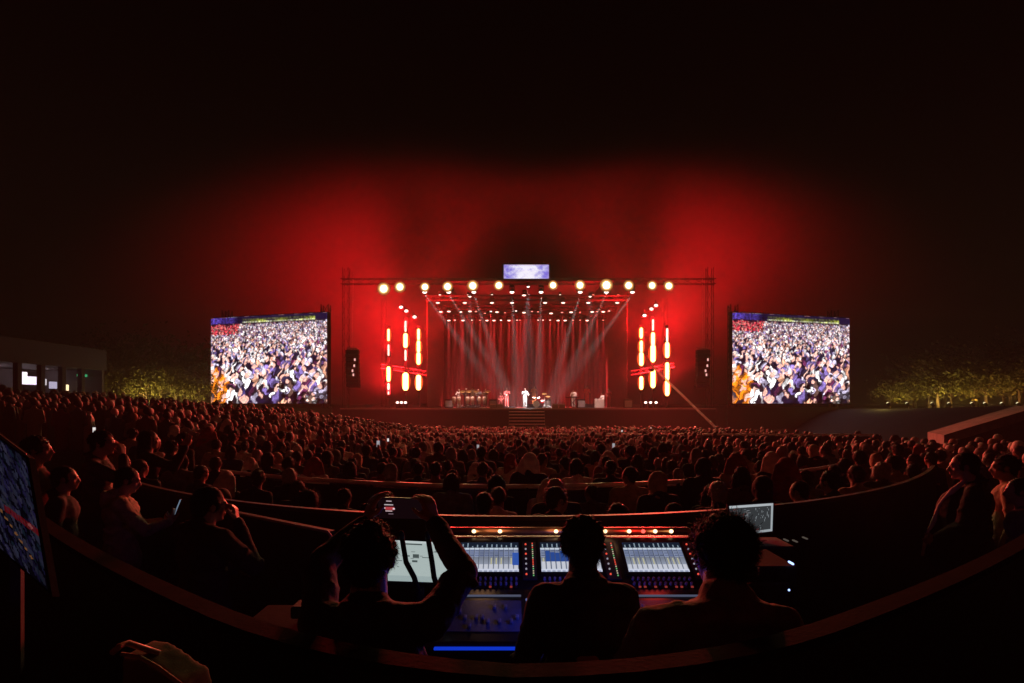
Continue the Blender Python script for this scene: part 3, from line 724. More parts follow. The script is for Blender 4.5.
for k, x in enumerate(SCX):
    m = MB(); m.box(A(x, .25, .004), (.40,.30,.012), rotA, .004); fr = m.build('screen', M_black, con)
    picture('display', A(x-.18,.375,.013), A(x+.18,.375,.013), A(x+.18,.125,.013), A(x-.18,.125,.013), mixer_img(k, k+4), CS, fr)
    for row in range(2):
        for j in range(12):
            m = MB(); q = A(x-.165+j*.03, .075-row*.038, 0); m.tube(q, q+na*.018, .008, .007, 10); kn_ = m.build('knob', mat('knob_cap', (.30,.30,.33), .4, 0, .1, 30), con)
    for j in range(0, 12, 1):
        m = MB(); q = A(x-.165+j*.03, .018, .002); m.box(q, (.014,.010,.006), rotA); m.build('button', emit('red_button', (1,.12,.10), .25) if rnd.random() < .6 else M_darkmetal, con)
    xx = x+.245
    m = MB(); m.box(A(xx, .23, .003), (.085,.32,.008), rotA, .003); st = m.build('control_strip', M_darkmetal, con)
    for j in range(16):
        m = MB(); m.box(A(xx+.022, .10+j*.018, .009), (.007,.006,.004), rotA); m.build('meter_led', emit('led_red', (1,.10,.06), .9) if j in (5,6,7,13,15) else emit('led_cream', (1,.85,.6), .55) if j % 3 else emit('led_green', (.3,1,.35), .5), st)
    for j in range(7):
        m = MB(); q = A(xx-.02, .11+j*.042, .007); m.tube(q, q+na*.006, .006, .005, 8); m.build('strip_button', emit('led_red', (1,.10,.06), .9) if j in (0,4,6) else emit('led_pale', (.8,.75,.9), .35), st)
for x in SCX:
    for j in range(12):
        xx = x-.165+j*.03; v = rnd.choice([.12,.16,.2,.26,.3])
        m = MB(); q = Bp(xx, v, .01); m.box(q, (.018,.038,.016), rotB, .004); m.build('fader', mat('fader_cap', (.16,.16,.18), .4, 0, .1, 30), con)
    m = MB()
    m.box(Bp(x, .23, .0015), (.38,.30,.004), rotB); m.build('fader_bank', mat('fader_plate', (.10,.105,.12), .4, 0, .2, 20), con)
    m = MB(); m.box(Bp(x, .43, .004), (.38,.012,.006), rotB); m.build('scribble_strip', emit('pale_strip', (.45,.5,.8), .16), con)
    for j in range(4):
        m = MB(); m.box(Bp(x+.235, .22+j*.055, .005), (.04,.018,.008), rotB, .003); m.build('bank_key', emit('blue_key', (.10,.16,1), 1.0) if j < 2 else emit('pale_blue_key', (.35,.42,.9), .35), con)
# blue strip light along the front edge
m = MB(); m.box(Vector((-.07, -.03, 1.755-FZ-.012)), (1.32,.022,.011), None, .004); m.build('blue_strip', emit('blue_strip', (.008,.06,1), .55, True), con)
m = MB(); m.box(Vector((0, -.008, 1.70-FZ)), (1.56,.03,.07), None, .008); m.build('arm_rest', M_black, con)
# brass lamp bar along the top
m = MB(); m.cap(cpt(-.77,3.62,2.078),.026,cpt(.77,3.62,2.078),.026,14); bar = m.build('lamp_bar', mat('brass_bar', (.42,.20,.10), .3, .8, .3, 9), con, True)
for px, c in ((474,'w'),(500,'w'),(556,'w'),(605,'w'),(629,'w'),(643,'r'),(655,'w'),(671,'w')):
    m = MB(); m.ell(cpt((px-512)/F*3.6-CX, 3.594, 2.083), (.014,.012,.012), None, 10, 6); m.build('bar_lamp', emit('bar_lamp_warm', (1,.68,.34), 3.0) if c == 'w' else emit('bar_lamp_red', (1,.08,.06), 2.5), bar, True)
lamp('bar_glow', 'POINT', cpt(.55,3.5,2.13)+con.location, 1.0, (1,.05,.04), None, .08)
for x in (-.55,-.1,.25): lamp('bar_glow', 'POINT', cpt(x,3.54,2.12)+con.location, .45, (1,.5,.25), None, .08)
lamp('strip_glow', 'POINT', Vector((CX-.10, 2.74, 1.95)), 4.5, (.03,.07,1), None, .12)

# document monitor on the left of the console, with two gooseneck stalks in front
def monitor(name, label, cat, tl, tr, br, bl, img, matl, depth=.03, bez=.012, stand=None, group=None):
    tl, tr, br, bl = map(Vector, (tl,tr,br,bl)); c = (bl+br)/2
    root = empty(name, label, cat, (c.x,c.y,(stand if stand is not None else c.z)), 0, group); o = root.location
    nrm = (tr-tl).cross(bl-tl).normalized()
    if nrm.y > 0 and abs(nrm.y) > .2: nrm = -nrm
    if nrm.dot(Vector((0,0,CZ))-c) < 0: nrm = -nrm
    u = (tr-tl).normalized()*bez; v = (tl-bl).normalized()*bez
    m = MB(); m.prism([q-o for q in (tl-u+v, tr+u+v, br+u-v, bl-u-v)], -nrm*depth); m.build('case', M_black, root)
    picture('display', tl-o+nrm*.003, tr-o+nrm*.003, br-o+nrm*.003, bl-o+nrm*.003, img, matl, root)
    return root, nrm
r_ = np.random.default_rng(8); im = np.zeros((60,80,3)); im[:] = (.62,.74,.72); im[:3] = (.8,.9,.9)
for (y0,y1,x0,x1) in ((4,6,24,46),(16,18,4,12),(22,24,20,30),(24,25,46,60),(20,26,34,42),(30,31,8,20),(29,32,33,40),(15,16,60,70)): im[y0:y1,x0:x1] = (.10,.13,.13)
for k in range(14): y_, x_ = r_.integers(8,40), r_.integers(2,70); im[y_, x_:x_+r_.integers(2,8)] = (.25,.3,.3)
im[52:] = (.5,.62,.62)
mo, _ = monitor('document_monitor', 'bright white document display beside the console, seen past raised arms', 'monitor', P(386,540,3.1), P(449,543,3.1), P(447,583,2.95), P(388,581,2.95), im, emit_attr('document_display', .62, True), stand=1.66)
m = MB(); m.tube((0,.12,0),(0,.10,.3),.02); m.box((0,.1,.01),(.2,.16,.02)); m.build('stand', M_black, mo)
desk = empty('side_desk', 'black side desk carrying the white document display left of the console', 'desk', (-.85,2.95,FZ))
m = MB(); m.box((0,0,.92),(.76,.6,.04),None,.008); m.build('desk_top', M_black, desk)
for sx_ in (-.33,.33):
    for sy_ in (-.25,.25): m = MB(); m.tube((sx_,sy_,0),(sx_,sy_,.9),.02); m.build('leg', M_darkmetal, desk)
for nm, x0, x1 in (('left',404,414),('right',430,434)):
    pts = [P(x0-2,538,3.02), P(x0,550,3.0), P(x0+2,562,2.93), P(x1,577,2.88), P(x1+4,590,2.86)]
    g = empty('gooseneck_lamp', '%s of two dark curved gooseneck stalks crossing the white display' % nm, 'gooseneck', pts[-1], 0, 'gooseneck stalks by the white display')
    base = pts[-1].copy(); m = MB(); m.path([q-base for q in pts]+[Vector((0,0,-.02))], .014, 8); m.build('stalk', M_black, g, True)
    m = MB(); m.cap(pts[0]-base, .016, pts[0]-base+Vector((0,-.02,.03)), .015); m.build('shade', M_black, g, True)
    m = MB(); m.tube((0,0,-.06),(0,0,0),.03,.02,10); m.build('socket', M_black, g)
# laptop on the right
im = np.zeros((48,64,3)); im[:] = (.045,.05,.055); im[:4] = (.55,.6,.64); im[44:] = (.4,.44,.47); im[:, 61:] = (.45,.5,.53)
for k in range(26): x_ = 36+r_.integers(0,22); y_ = r_.integers(6,40); im[y_:y_+r_.integers(1,5), x_] = (.25,.28,.3)
for k in range(16): y_ = 7+2*k; x_ = r_.integers(18,26); im[y_, x_:x_+r_.integers(2,9)] = np.array((.3,.32,.34))*r_.uniform(.5,1.3)
for k in range(7): im[8+5*k, 4:12] = (.16,.17,.18)
rk = empty('equipment_rack', 'black equipment rack with small blue lights right of the console', 'rack', (1.45,3.72,FZ))
m = MB(); m.box((0,0,.59),(.62,.55,1.18),None,.012); m.build('case', M_black, rk)
for k in range(5): m = MB(); m.box((0,-.285,.25+k*.19),(.5,.03,.15),None,.006); u_ = m.build('rack_unit', M_darkmetal, rk)
for px, py in ((793,564),(789,590)):
    q = P(px,py,3.42)-rk.location; m = MB(); m.ell(q, .007, None, 8, 6); m.tube(q,q+Vector((0,.05,0)),.007); m.build('status_light', emit('blue_led', (.35,.5,1), 2.2), rk)
for px, py in ((786,540),(795,541),(805,538)):
    q = P(px,py,3.42)-rk.location; m = MB(); m.box(q, (.012,.05,.006)); m.build('rack_label', emit('dim_label', (.6,.5,.4), .12), rk)
lt = empty('laptop', 'open laptop showing a dark window with white edges, on the rack right of the console', 'laptop', (1.50,3.70,1.90))
o = lt.location
tl, tr, br, bl = P(729,506,3.75), P(773,503,3.75), P(772,531,3.68), P(732,536,3.68)
u = (tr-tl).normalized()*.012; v = (tl-bl).normalized()*.012
m = MB(); m.prism([q-o for q in (tl-u+v,tr+u+v,br+u-v,bl-u-v)], (0,.015,.004)); m.build('lid', M_darkmetal, lt)
picture('display', *[q-o+Vector((0,-.004,0)) for q in (tl,tr,br,bl)], im, emit_attr('laptop_display', .75, True), lt)
m = MB(); c = (bl+br)/2-o; m.box(c+Vector((0,-.13,-.03)), (.31,.24,.018), None, .005); m.build('keyboard_base', M_darkmetal, lt)
# unit in a tilted pale frame, left of the first operator
un = empty('tilted_rack_unit', 'small tilted device with a pale grey frame beside the photographing operator', 'device', P(318,626,2.25))
o = un.location; q = [P(312,602,2.3), P(329,591,2.3), P(336,609,2.22), P(319,624,2.22)]; q = [a-o for a in q]
cc = sum(q, Vector())/4
m = MB(); m.prism([cc+(a-cc)*1.1+Vector((0,.012,-.004)) for a in q], (-.05,.1,-.02)); m.build('case', M_black, un)
for i in range(4): m = MB(); m.cap(q[i], .007, q[(i+1)%4], .007, 8); m.build('frame_bar', mat('pale_frame', (.38,.39,.42), .4, 0, .2, 20), un)
for t_ in (.3,.5,.68):
    a = q[0].lerp(q[3],t_).lerp(q[1].lerp(q[2],t_),.2); b_ = q[0].lerp(q[3],t_).lerp(q[1].lerp(q[2],t_),.75); m = MB(); m.cap(a+Vector((0,-.004,0)),.003,b_+Vector((0,-.004,0)),.003,6); m.build('label_strip', emit('unit_display', (.7,.8,.9), .22), un)
m = MB(); m.box((-.07,.09,.035),(.12,.1,.05),None,.01); m.build('side_box', M_darkmetal, un)
sb = empty('device_table', 'small dark table under the tilted device left of the first operator', 'table', (-.85,2.32,FZ))
m = MB(); m.box((0,0,P(318,626,2.25).z-FZ-.03),(.5,.4,.04),None,.008); m.build('table_top', M_black, sb)
for a, b_ in ((-.2,-.15),(.2,-.15),(-.2,.15),(.2,.15)): m = MB(); m.tube((a,b_,0),(a,b_,P(318,626,2.25).z-FZ-.05),.018); m.build('leg', M_darkmetal, sb)
lamp('unit_glow','POINT', P(331,600,2.12), .03, (.7,.85,1), None, .02)
# partition with a pale edge trim behind the seated man
pt = empty('partition', 'dark low partition with a pale bent edge trim left of the mixing desk', 'partition', P(280,520,4.2)*1.0)
pt.location.z = FZ; o = pt.location
a, b_ = P(214,509,4.75), P(328,532,3.95); a2, b2 = Vector((a.x,a.y,FZ)), Vector((b_.x,b_.y,FZ))
m = MB(); m.prism([q-o for q in (a,b_,b2,a2)], (.03,.06,0)); m.build('panel', mat('partition_panel', (.030,.022,.02), .7, 0, .3, 5), pt)
m = MB(); m.path([a-o, a.lerp(b_,.5)-o, b_-o, b_-o+Vector((.03,-.02,-.03)), b_-o+Vector((.025,-.05,-.10))], .010, 8); m.build('edge_trim', mat('pale_trim', (.40,.36,.32), .4, .3, .3, 9), pt, True)
# big monitor at the far left, in front of the rear barrier
def bokeh(H, W):
    r = np.random.default_rng(21); im = np.zeros((H,W,3)); yy, xx = np.mgrid[0:H,0:W]; im[:] = (.008,.007,.02)
    for k in range(900):
        x, y = r.uniform(0,W), r.uniform(H*.02,H*.98); a, b_ = r.uniform(.6,1.8), r.uniform(1.5,5)
        c = np.array([(.10,.08,.30),(.16,.17,.34),(.06,.05,.2),(.05,.09,.16),(.22,.2,.38)][r.integers(5)])*r.uniform(.15,1.0)
        s = (((xx-x-(yy-y)*.25)/a)**2+((yy-y)/b_)**2 < 1); im[s] = np.maximum(im[s], c)
    d = yy-(H*.44+xx*.25); im[np.abs(d) < .9] = (.16,.16,.2)
    for k in range(7):
        x, y = W*.62+k*3.4, H*.665+k*3.3; s = ((xx-x)**2+(yy-y)**2) < 1.7; im[s] = (1.2,.5,.18)
    s = (np.abs(yy-H*.60+ (xx-W*.8)*.12) < 3)&(xx > W*.66); im[s] = np.maximum(im[s]*.4, np.array((.75,.03,.05))*(.4+.6*np.abs(np.sin(xx*1.3)))[s][:,None])
    s = ((xx-W*.92)**2+(yy-H*.585)**2) < 3; im[s] = (1.6,.4,.4)
    return im
rt_, rb = P(27,459,1.62), P(49,590,1.45); ltp = P(-62,392,1.80); lb = rb+(ltp-rt_)
vm, nrm_ = monitor('video_monitor', 'large tilted video monitor with blue crowd picture at the far left edge', 'monitor', ltp, rt_, rb, lb, bokeh(110, 80), emit_attr('monitor_display', .10, True), depth=.02, bez=.012, stand=.35)
m = MB(); q = (ltp+rb)/2-vm.location-nrm_*.06; m.tube((q.x,q.y,0), q, .035); m.box((q.x,q.y,.02),(.6,.6,.04),None,.01); m.build('floor_stand', M_darkmetal, vm)
m = MB(); u = (rt_-ltp).normalized(); m.cap(ltp-vm.location+nrm_*.006+Vector((0,0,.012)), .004, rt_-vm.location+nrm_*.006+Vector((0,0,.012)), .004, 6); m.build('top_edge', M_steel, vm)
# flight case and pale bag in the near left corner
fc = empty('flight_case', 'dark flight case standing below the pale bag in the near left corner', 'case', (-.80,1.16,.33))
m = MB(); m.box((0,0,.935),(.62,.42,1.87),None,.015); m.build('case', M_blackcloth, fc)
for a in (-.31,.31):
    m = MB(); m.box((a,-.21,.93),(.03,.03,1.86)); m.build('corner_edge', M_darkmetal, fc)
bag = empty('cloth_bag', 'beige cloth bag with a light handle on the case in the near left corner', 'bag', (-.70,1.10,2.215))
bl = bag.location; edge = [P(122,655,1.12)-bl, P(140,658,1.11)-bl, P(158,668,1.10)-bl, P(182,686,1.08)-bl]
m = MB(); m.prism(edge+[P(190,730,1.08)-bl, P(116,730,1.1)-bl], (.01,.08,.0)); me = remesh(m,'pouch',.006,8,.003,14,.001)
link_mesh('pouch', me, mat('bag_cloth', (.20,.16,.11), .9, 0, .2, 10, .1, 300, .1), bag)
m = MB(); m.path([q+Vector((0,-.002,.003)) for q in edge], .004, 8); m.build('piping', cloth('bag_piping', (.55,.45,.33)), bag, True)
m = MB(); a, b_ = P(112,653,1.08), P(128,643,1.12); m.path([a-bag.location, a.lerp(b_,.5)-bag.location+Vector((0,0,.004)), b_-bag.location, b_-bag.location+Vector((.05,.02,-.03))], .006, 8); m.build('handle', mat('bag_handle', (.45,.25,.15), .5, 0, .2, 20), bag, True)

# ------------------------------------------------------------------ the three operators
def hero(label, px, topy, D, rz, pose, style, cl, floor=FZ, **kw):
    x, z = (px-512)/F*D, CZ-(topy-HY)/F*D; s = (z-floor)/1.755
    return build_person(label, (x, D, floor), rz, pose, style, cl, scale=s, **kw)
def localp(px, py, D, base, s, rz=0):
    q = (P(px,py,D)-Vector(base))/s; return tuple(Matrix.Rotation(-rz,3,'Z') @ q)
# operator holding up a phone
D1 = 1.92; s1 = (CZ-(523-HY)/F*D1-FZ)/1.755; b1 = ((368-512)/F*D1, D1, FZ)
L1 = lambda px, py, D: localp(px, py, D, b1, s1)
pose = dict(head=(.0,.04,1.63), look=(-.12,.06,.03), neck=(0,0,1.475), chest=(.02,-.02,1.25), hip=(.02,-.04,.93),
  shL=(-.17,-.0,1.42), elL=L1(322,562,2.12), wrL=L1(366,522,2.32), shR=(.21,.0,1.42), elR=L1(464,572,2.12), wrR=L1(434,523,2.32),
  hdL=(.25,.25,.9), hdR=(-.3,.22,.9), hbL=(-.8,-.5,.2), hbR=(.8,-.5,.2), cuL=.55, cuR=.6)
op1 = build_person('person in dark clothes at the console holding up a phone with both hands', b1, 0, pose, 'tousled', cloth('dark_jacket', (.035,.024,.022)), scale=s1, vox=.0075, seed=4, extra=[((0,-.02,1.49),(.085,.08,.05))], hairbig=1.08, lump=.006)
ph = empty('phone', 'phone held up by the operator left of the console, glowing with a tiny stage picture', 'phone', P(402,508,2.36))
o = ph.location
tl, tr, br, bl = P(378,497,2.36), P(428,499,2.40), P(427,519,2.37), P(379,518,2.33)
m = MB(); m.prism([q-o for q in (tl,tr,br,bl)], (0,.010,.001)); m.build('case', M_glassy, ph)
im = np.zeros((40,100,3)); im[:] = (.006,.002,.003)
im[6:8,16:27] = (.45,.35,.38); im[13:15,12:30] = (.5,.42,.45); im[18:24,14:32] = (.45,.05,.06); im[19:22,12:14] = (.7,.5,.5); im[20:23,29:33] = (.8,.65,.7); im[25:27,14:28] = (.55,.4,.42); im[31:32,20:30] = (.3,.2,.25)
picture('display', *[q-o+Vector((0,-.0025,0)) for q in (tl,tr,br,bl)], im, emit_attr('phone_display', .9, False), ph)
# operator in the middle
D2 = 2.30; s2 = (CZ-(518-HY)/F*D2-FZ)/1.755; b2_ = ((583-512)/F*D2, D2, FZ)
pose = dict(head=(.0,.03,1.63), look=(.05,-.08,0), sw=.168, elR=(.225,.06,1.14), wrR=(.17,.30,1.10), elL=(-.235,.05,1.14), wrL=(-.16,.30,1.10), hdR=(-.2,1,-.1), hdL=(.2,1,-.1), hbR=(0,.1,1), hbL=(0,.1,1))
build_person('person in black standing at the middle of the console, seen from behind', b2_, .03, pose, 'tousled', C_BLACK, scale=s2, bulk=1.0, hairbig=1.07, vox=.008, seed=2, lump=.006, extra=[((0,-.03,1.50),(.086,.082,.055)),((0,-.05,1.44),(.14,.08,.06))])
# operator on the right, curly hair
D3 = 1.90; s3 = (CZ-(511-HY)/F*D3-FZ)/1.755; b3 = ((722-512)/F*D3, D3, FZ)
pose = dict(head=(.01,.04,1.605), look=(.25,-.03,.03), sw=.20, neck=(-.01,-.02,1.46), chest=(-.03,-.03,1.25), elR=(.27,.05,1.10), wrR=(.22,.30,1.06), elL=(-.36,.05,1.10), wrL=(-.25,.32,1.10), hdR=(-.2,1,-.1), hdL=(.2,1,-.1), hbR=(0,.1,1), hbL=(0,.1,1))
op3 = build_person('curly haired person in a dark shirt at the right end of the console', b3, .02, pose, 'curly', cloth('dark_shirt', (.20,.10,.09)), scale=s3, vox=.008, seed=9, bulk=1.10, lump=.007, extra=[((0,-.03,1.49),(.090,.085,.065)),((0,-.05,1.44),(.15,.09,.06))])
# ------------------------------------------------------------------ people along the left barrier
Dl = 6.0; sA = (CZ-(430-HY)/F*Dl-FZ)/1.755; bA = ((98-512)/F*Dl, Dl, FZ)
pose = dict(head=(.02,.05,1.625), look=(-.15,0,0), elR=(.16,.26,1.25), wrR=(.06,.22,1.50), hdR=(-.1,-.1,1), hbR=(.5,.8,0), cuR=.7, elL=(-.24,.05,1.14), wrL=(-.08,.26,1.12), hdL=(1,.1,0), hbL=(0,1,0))
build_person('person in dark jacket left of the barrier with one hand raised to the mouth', bA, R(-68), pose, 'tousled', cloth('dark_brown_jacket', (.05,.035,.028)), scale=sA, vox=.010, seed=5)
DB = 5.0; sB = (CZ-(467-HY)/F*DB-FZ)/1.755; bB = ((121-512)/F*DB, DB, FZ)
pose = dict(head=(.02,.06,1.625), look=(-.05,-.25,0), elR=(.26,.18,1.16), wrR=(.14,.40,1.20), hdR=(-.3,.5,.8), hbR=(.8,.3,0), cuR=.5, elL=(-.26,.16,1.14), wrL=(-.06,.36,1.16), hdL=(.6,.6,.4), hbL=(-.5,.6,0))
pB = build_person('person in a pale jacket left of the desk looking down at a phone', bB, R(-55), pose, 'short', C_BEIGE, scale=sB, vox=.009, seed=6, bulk=1.08, coat=True, lump=.010)
m = MB(); m.ell((0,-.11,1.44),(.12,.06,.085)); m.chain([(-.10,-.05,1.47),(-.06,-.12,1.49),(.06,-.12,1.49),(.10,-.05,1.47)],[.03,.045,.045,.03]); me = remesh(m,'hood',.010,2,.008,16,.004); link_mesh('hood', me, C_BEIGE, pB)
q = Matrix.Rotation(R(-55),3,'Z') @ (Vector((.10,.47,1.30))*sB)+Vector(bB)
ph = empty('phone', 'phone held upright by the person in the pale jacket', 'phone', q, R(-55))
m = MB(); m.box((0,0,.03),(.075,.009,.15),Matrix.Rotation(R(-20),3,'X'),.003); m.build('case', M_glassy, ph)
m = MB(); rx = Matrix.Rotation(R(-20),3,'X'); m.box(Vector((0,0,.03))+rx @ Vector((0,-.006,0)), (.066,.002,.135), rx); m.build('display', emit('phone_display_blue', (.25,.35,.5), .5), ph)
DC = 3.6; sC = (CZ-(486-HY)/F*DC-FZ)/1.755; bC = ((204-512)/F*DC, DC, FZ)
pose = dict(head=(.0,.05,1.615), look=(-.30,-.06,.04), sw=.20, elR=(.30,.16,1.20), wrR=(.12,.16,1.50), hdR=(-.35,.1,1), hbR=(.8,.5,0), cuR=.7, elL=(-.26,.08,1.14), wrL=(-.06,.30,1.10), hdL=(1,.2,0), hbL=(0,1,0))
build_person('person in dark clothes with chin on hand in front of the pale edged partition', bC, R(-28), pose, 'short', cloth('dark_jumper', (.035,.02,.02)), scale=sC, vox=.008, seed=7, bulk=1.12, hairbig=1.06)
simple = dict(head=(0,.03,1.63), look=(0,0,0))
for (px, ty, D, rz, lab, st, cl) in ((34,436,5.4,-62,'person with a pale open collar beside the top corner of the large video monitor','tousled',C_BROWN),
        (62,466,5.0,-58,'short person in black between the video monitor and the pale jacket','short',C_BLACK),
        (147,430,8.0,-40,'person in a dark coat raising a hand behind the man in pale jacket','bob',C_BLACK)):
    s_ = (CZ-(ty-HY)/F*D-(FZ if D < 6 else gz((px-512)/F*D, D)))/1.755
    pz = dict(simple); 
    if D > 7: pz.update(elR=(.30,.2,1.3), wrR=(.27,.34,1.55), hdR=(0,.3,1), hbR=(1,0,0), cuR=.1)
    build_person(lab, ((px-512)/F*D, D, FZ if D < 6 else gz((px-512)/F*D, D)), R(rz), pz, st, cl, scale=s_, vox=.011, seed=int(px))
# ------------------------------------------------------------------ people along the right barrier
DR = 4.9; sR = (CZ-(452-HY)/F*DR-FZ)/1.755; bR = ((972-512)/F*DR, DR, FZ)
pose = dict(head=(.0,.06,1.625), look=(.10,-.05,0), sw=.19, elR=(.27,.02,1.15), wrR=(.20,.22,.98), elL=(-.25,.06,1.14), wrL=(-.16,.24,1.0))
r1 = build_person('tall person in a dark open coat with a red lit lapel right of the desk', bR, R(52), pose, 'short', C_BLACK, scale=sR, vox=.008, seed=8, coat=True, bulk=1.12, extra=[((0,.10,1.15),(.20,.17,.28)),((0,.16,.92),(.21,.19,.25))])
m = MB(); m.chain([(-.06,.055,1.50),(-.075,.135,1.41),(-.085,.215,1.28),(-.09,.265,1.13),(-.09,.320,.97),(-.09,.345,.82)], [.018,.026,.024,.020,.017,.014], 10); me = remesh(m,'lapel',.007,2,.002,20)
link_mesh('lapel', me, cloth('pale_lapel', (.62,.52,.48)), r1)
for (px, ty, D, rz, lab, st, cl) in ((1008,455,5.3,48,'person in a pale jacket standing at the right edge beside the tall person','tousled',C_BEIGE),
        (1023,478,4.6,50,'person in dark clothes cut off by the right edge in front of the pale jacket','short',C_GREY)):
    s_ = (CZ-(ty-HY)/F*D-FZ)/1.755
    build_person(lab, ((px-512)/F*D, D, FZ), R(rz), dict(simple, look=(.1,-.05,0)), st, cl, scale=s_, vox=.011, seed=int(px))
# standing surface of the people at both ends
for nm, c, d in (('left', (-5.6,5.6), (4.2,3.0)), ('right', (5.2,4.9), (3.4,2.4))):
    x0 = c[0]; g = tag(MB().box((x0, c[1], (FZ-.012+.2)/2), (d[0], d[1], FZ-.012-.2)).build('side_platform', M_blackcloth), 'low dark platform under the people at the %s end of the barrier' % nm, 'platform')
# ------------------------------------------------------------------ musicians on the stage
def q_at(px, D, z): return (sx(px, D), D, z)
down = dict(head=(0,.03,1.63))
gtr = dict(head=(0,.03,1.63), elR=(.28,.0,1.18), wrR=(.06,.20,1.10), elL=(-.30,.05,1.22), wrL=(-.36,.28,1.28))
keys = dict(head=(0,.05,1.61), look=(0,-.3,0), elR=(.27,.08,1.14), wrR=(.18,.36,1.08), elL=(-.27,.08,1.14), wrL=(-.18,.36,1.08))
sing = dict(head=(0,.03,1.63), elR=(.25,.06,1.22), wrR=(.06,.16,1.47), hdR=(-.2,.1,1), elL=(-.28,.05,1.16), wrL=(-.30,.30,1.05))
perc = dict(head=(0,.05,1.62), elR=(.28,.08,1.20), wrR=(.16,.34,1.20), elL=(-.28,.06,1.24), wrL=(-.2,.30,1.34))
for lab, px, D, dz, rz, pz, st, cl in (
  ('singer in a pale top with a raised microphone at the top of the stage steps', 525, 49.7, 0, 178, sing, 'short', C_WHITE),
  ('drummer in an orange shirt sitting up behind the drum kit', 534, 54.0, .35, 180, perc, 'short', cloth('orange_fabric',(.45,.16,.05))),
  ('percussionist in a white shirt at the left end of the percussion group', 459, 51.6, 0, 170, perc, 'short', C_WHITE),
  ('percussionist in a black shirt with raised sticks left of the tall one', 466, 53.0, .1, 190, gtr, 'short', C_BLACK),
  ('tall percussionist in a pale shirt in the middle of the percussion group', 472.5, 54.5, .25, 176, perc, 'tousled', C_WHITE),
  ('percussionist in a grey shirt right of the tall one', 478.5, 52.0, 0, 185, gtr, 'short', C_GREY),
  ('percussionist in a brown shirt at the right end of the percussion group', 485, 51.8, 0, 195, perc, 'short', C_BROWN),
  ('bass player in a dark red shirt left of the stage steps', 507, 53.5, .1, 172, gtr, 'short', C_RED),
  ('musician in a dark shirt sitting low left of the bass player', 501, 54, -.3, 180, keys, 'short', C_RED),
  ('keyboard player in a white shirt right of the stage steps', 573.5, 52.2, .0, 160, keys, 'short', C_WHITE),
  ('musician in a red shirt standing on the riser right of the white keyboard player', 587, 54.2, .35, 185, keys, 'short', cloth('bright_red_fabric',(.50,.05,.04))),
  ('musician in a white suit bending over the white piano', 602.5, 51.4, -.35, 120, keys, 'short', C_WHITE),
  ('guitarist in a dark shirt at the far right of the musicians', 608.5, 51.0, .0, 150, gtr, 'tousled', C_RED)):
    build_person(lab, q_at(px, D, DZ+dz), R(rz), pz, st, cl, vox=.022, fine=False, fingers=False, group='musicians on the stage', scale=1.0)
    if dz > 0:
        g = tag(MB().box((0,0,dz/2), (1.5,1.3,dz), None, .02).build('riser_platform', M_black), 'low black riser under the '+lab.split(' in ')[0].replace('musician','musician in red' if px == 587 else 'musician')+(' of the percussion group' if px < 470 else ''), 'riser', 'low risers under musicians'); g.location = q_at(px, D, DZ)
    if dz < 0: 
        pass
mic = empty('microphone', 'small microphone held up by the singer at the steps', 'microphone', Vector(q_at(525,49.7,DZ))+Vector((-.06,-.20,1.55)))
m = MB(); m.tube((0,0,-.12),(0,0,.04),.016); m.build('handle', M_black, mic); m = MB(); m.ell((0,0,.07),.034); m.build('grille', M_steel, mic)
def drum(root, c, r_, h, M, tilt=0):
    rot = Matrix.Rotation(tilt,3,'X'); m = MB(); a = Vector(c); ax = rot @ Vector((0,0,h))
    m.tube(a, a+ax, r_, r_, 16); m.build('drum_shell', M, root)
    m = MB(); m.tube(a+ax*1.001, a+ax+ax.normalized()*.012, r_*.98, r_*.98, 16); m.build('drum_head', M_white, root)
    m = MB(); m.path([a+ax+rot @ Vector((r_*1.02*math.cos(t*math.pi/8), r_*1.02*math.sin(t*math.pi/8), 0)) for t in range(17)], .014, 5); m.build('hoop', M_steel, root)
kit = empty('drum_kit', 'red drum kit with brass cymbals right of the singer', 'drum kit', q_at(536, 53.0, DZ))
red_lac = mat('red_lacquer', (.30,.03,.03), .25, 0, .2, 10); M_brass = mat('brass', (.55,.38,.14), .3, .95, .2, 12)
drum(kit, (0,-.25,.32), .30, .45, red_lac, R(88)); drum(kit, (-.55,.05,.35), .2, .35, red_lac); drum(kit, (.6,.05,.5), .19, .16, red_lac, R(12)); drum(kit, (-.22,-.1,.75), .15, .2, red_lac, R(18)); drum(kit, (.22,-.1,.75), .15, .2, red_lac, R(18))
for x, y, z in ((-.8,.1,1.25),(.8,.1,1.3),(-.95,.35,.95),(1.15,.3,1.05)):
    m = MB(); m.tube((x,y,0),(x,y,z),.015); [m.tube((x,y,.3),(x+.25*math.cos(a),y+.25*math.sin(a),0),.012) for a in (0,2.1,4.2)]; m.build('cymbal_stand', M_steel, kit)
    m = MB(); m.ell((x,y,z+.01), (.24,.24,.02), Matrix.Rotation(.3,3,'X'), 18, 6); m.build('cymbal', M_brass, kit)
for nm, px, D, cols in (('left',456.5,51.0,2),('middle',470,51.0,2),('right',482,51.2,2)):
    cg = empty('conga_drums', 'pair of pale conga drums on stands, %s of the percussion group' % nm, 'drums', q_at(px, D, DZ), 0, 'conga drums of the percussion group')
    for k in (-.22,.22):
        m = MB(); m.path([(k,0,.35),(k,0,.6),(k,0,.85),(k,0,1.0)], .1, 14, [.12,.17,.19,.16]); m.build('drum_shell', mat('pale_drum', (.55,.42,.32), .4, 0, .2, 8), cg, True)
        m = MB(); m.tube((k,0,1.0),(k,0,1.02),.155,.155,14); m.build('drum_head', M_white, cg)
        m = MB(); [m.tube((k,0,.5),(k+.22*math.cos(a),.22*math.sin(a),0),.012) for a in (.4,2.5,4.6)]; m.build('stand', M_steel, cg)
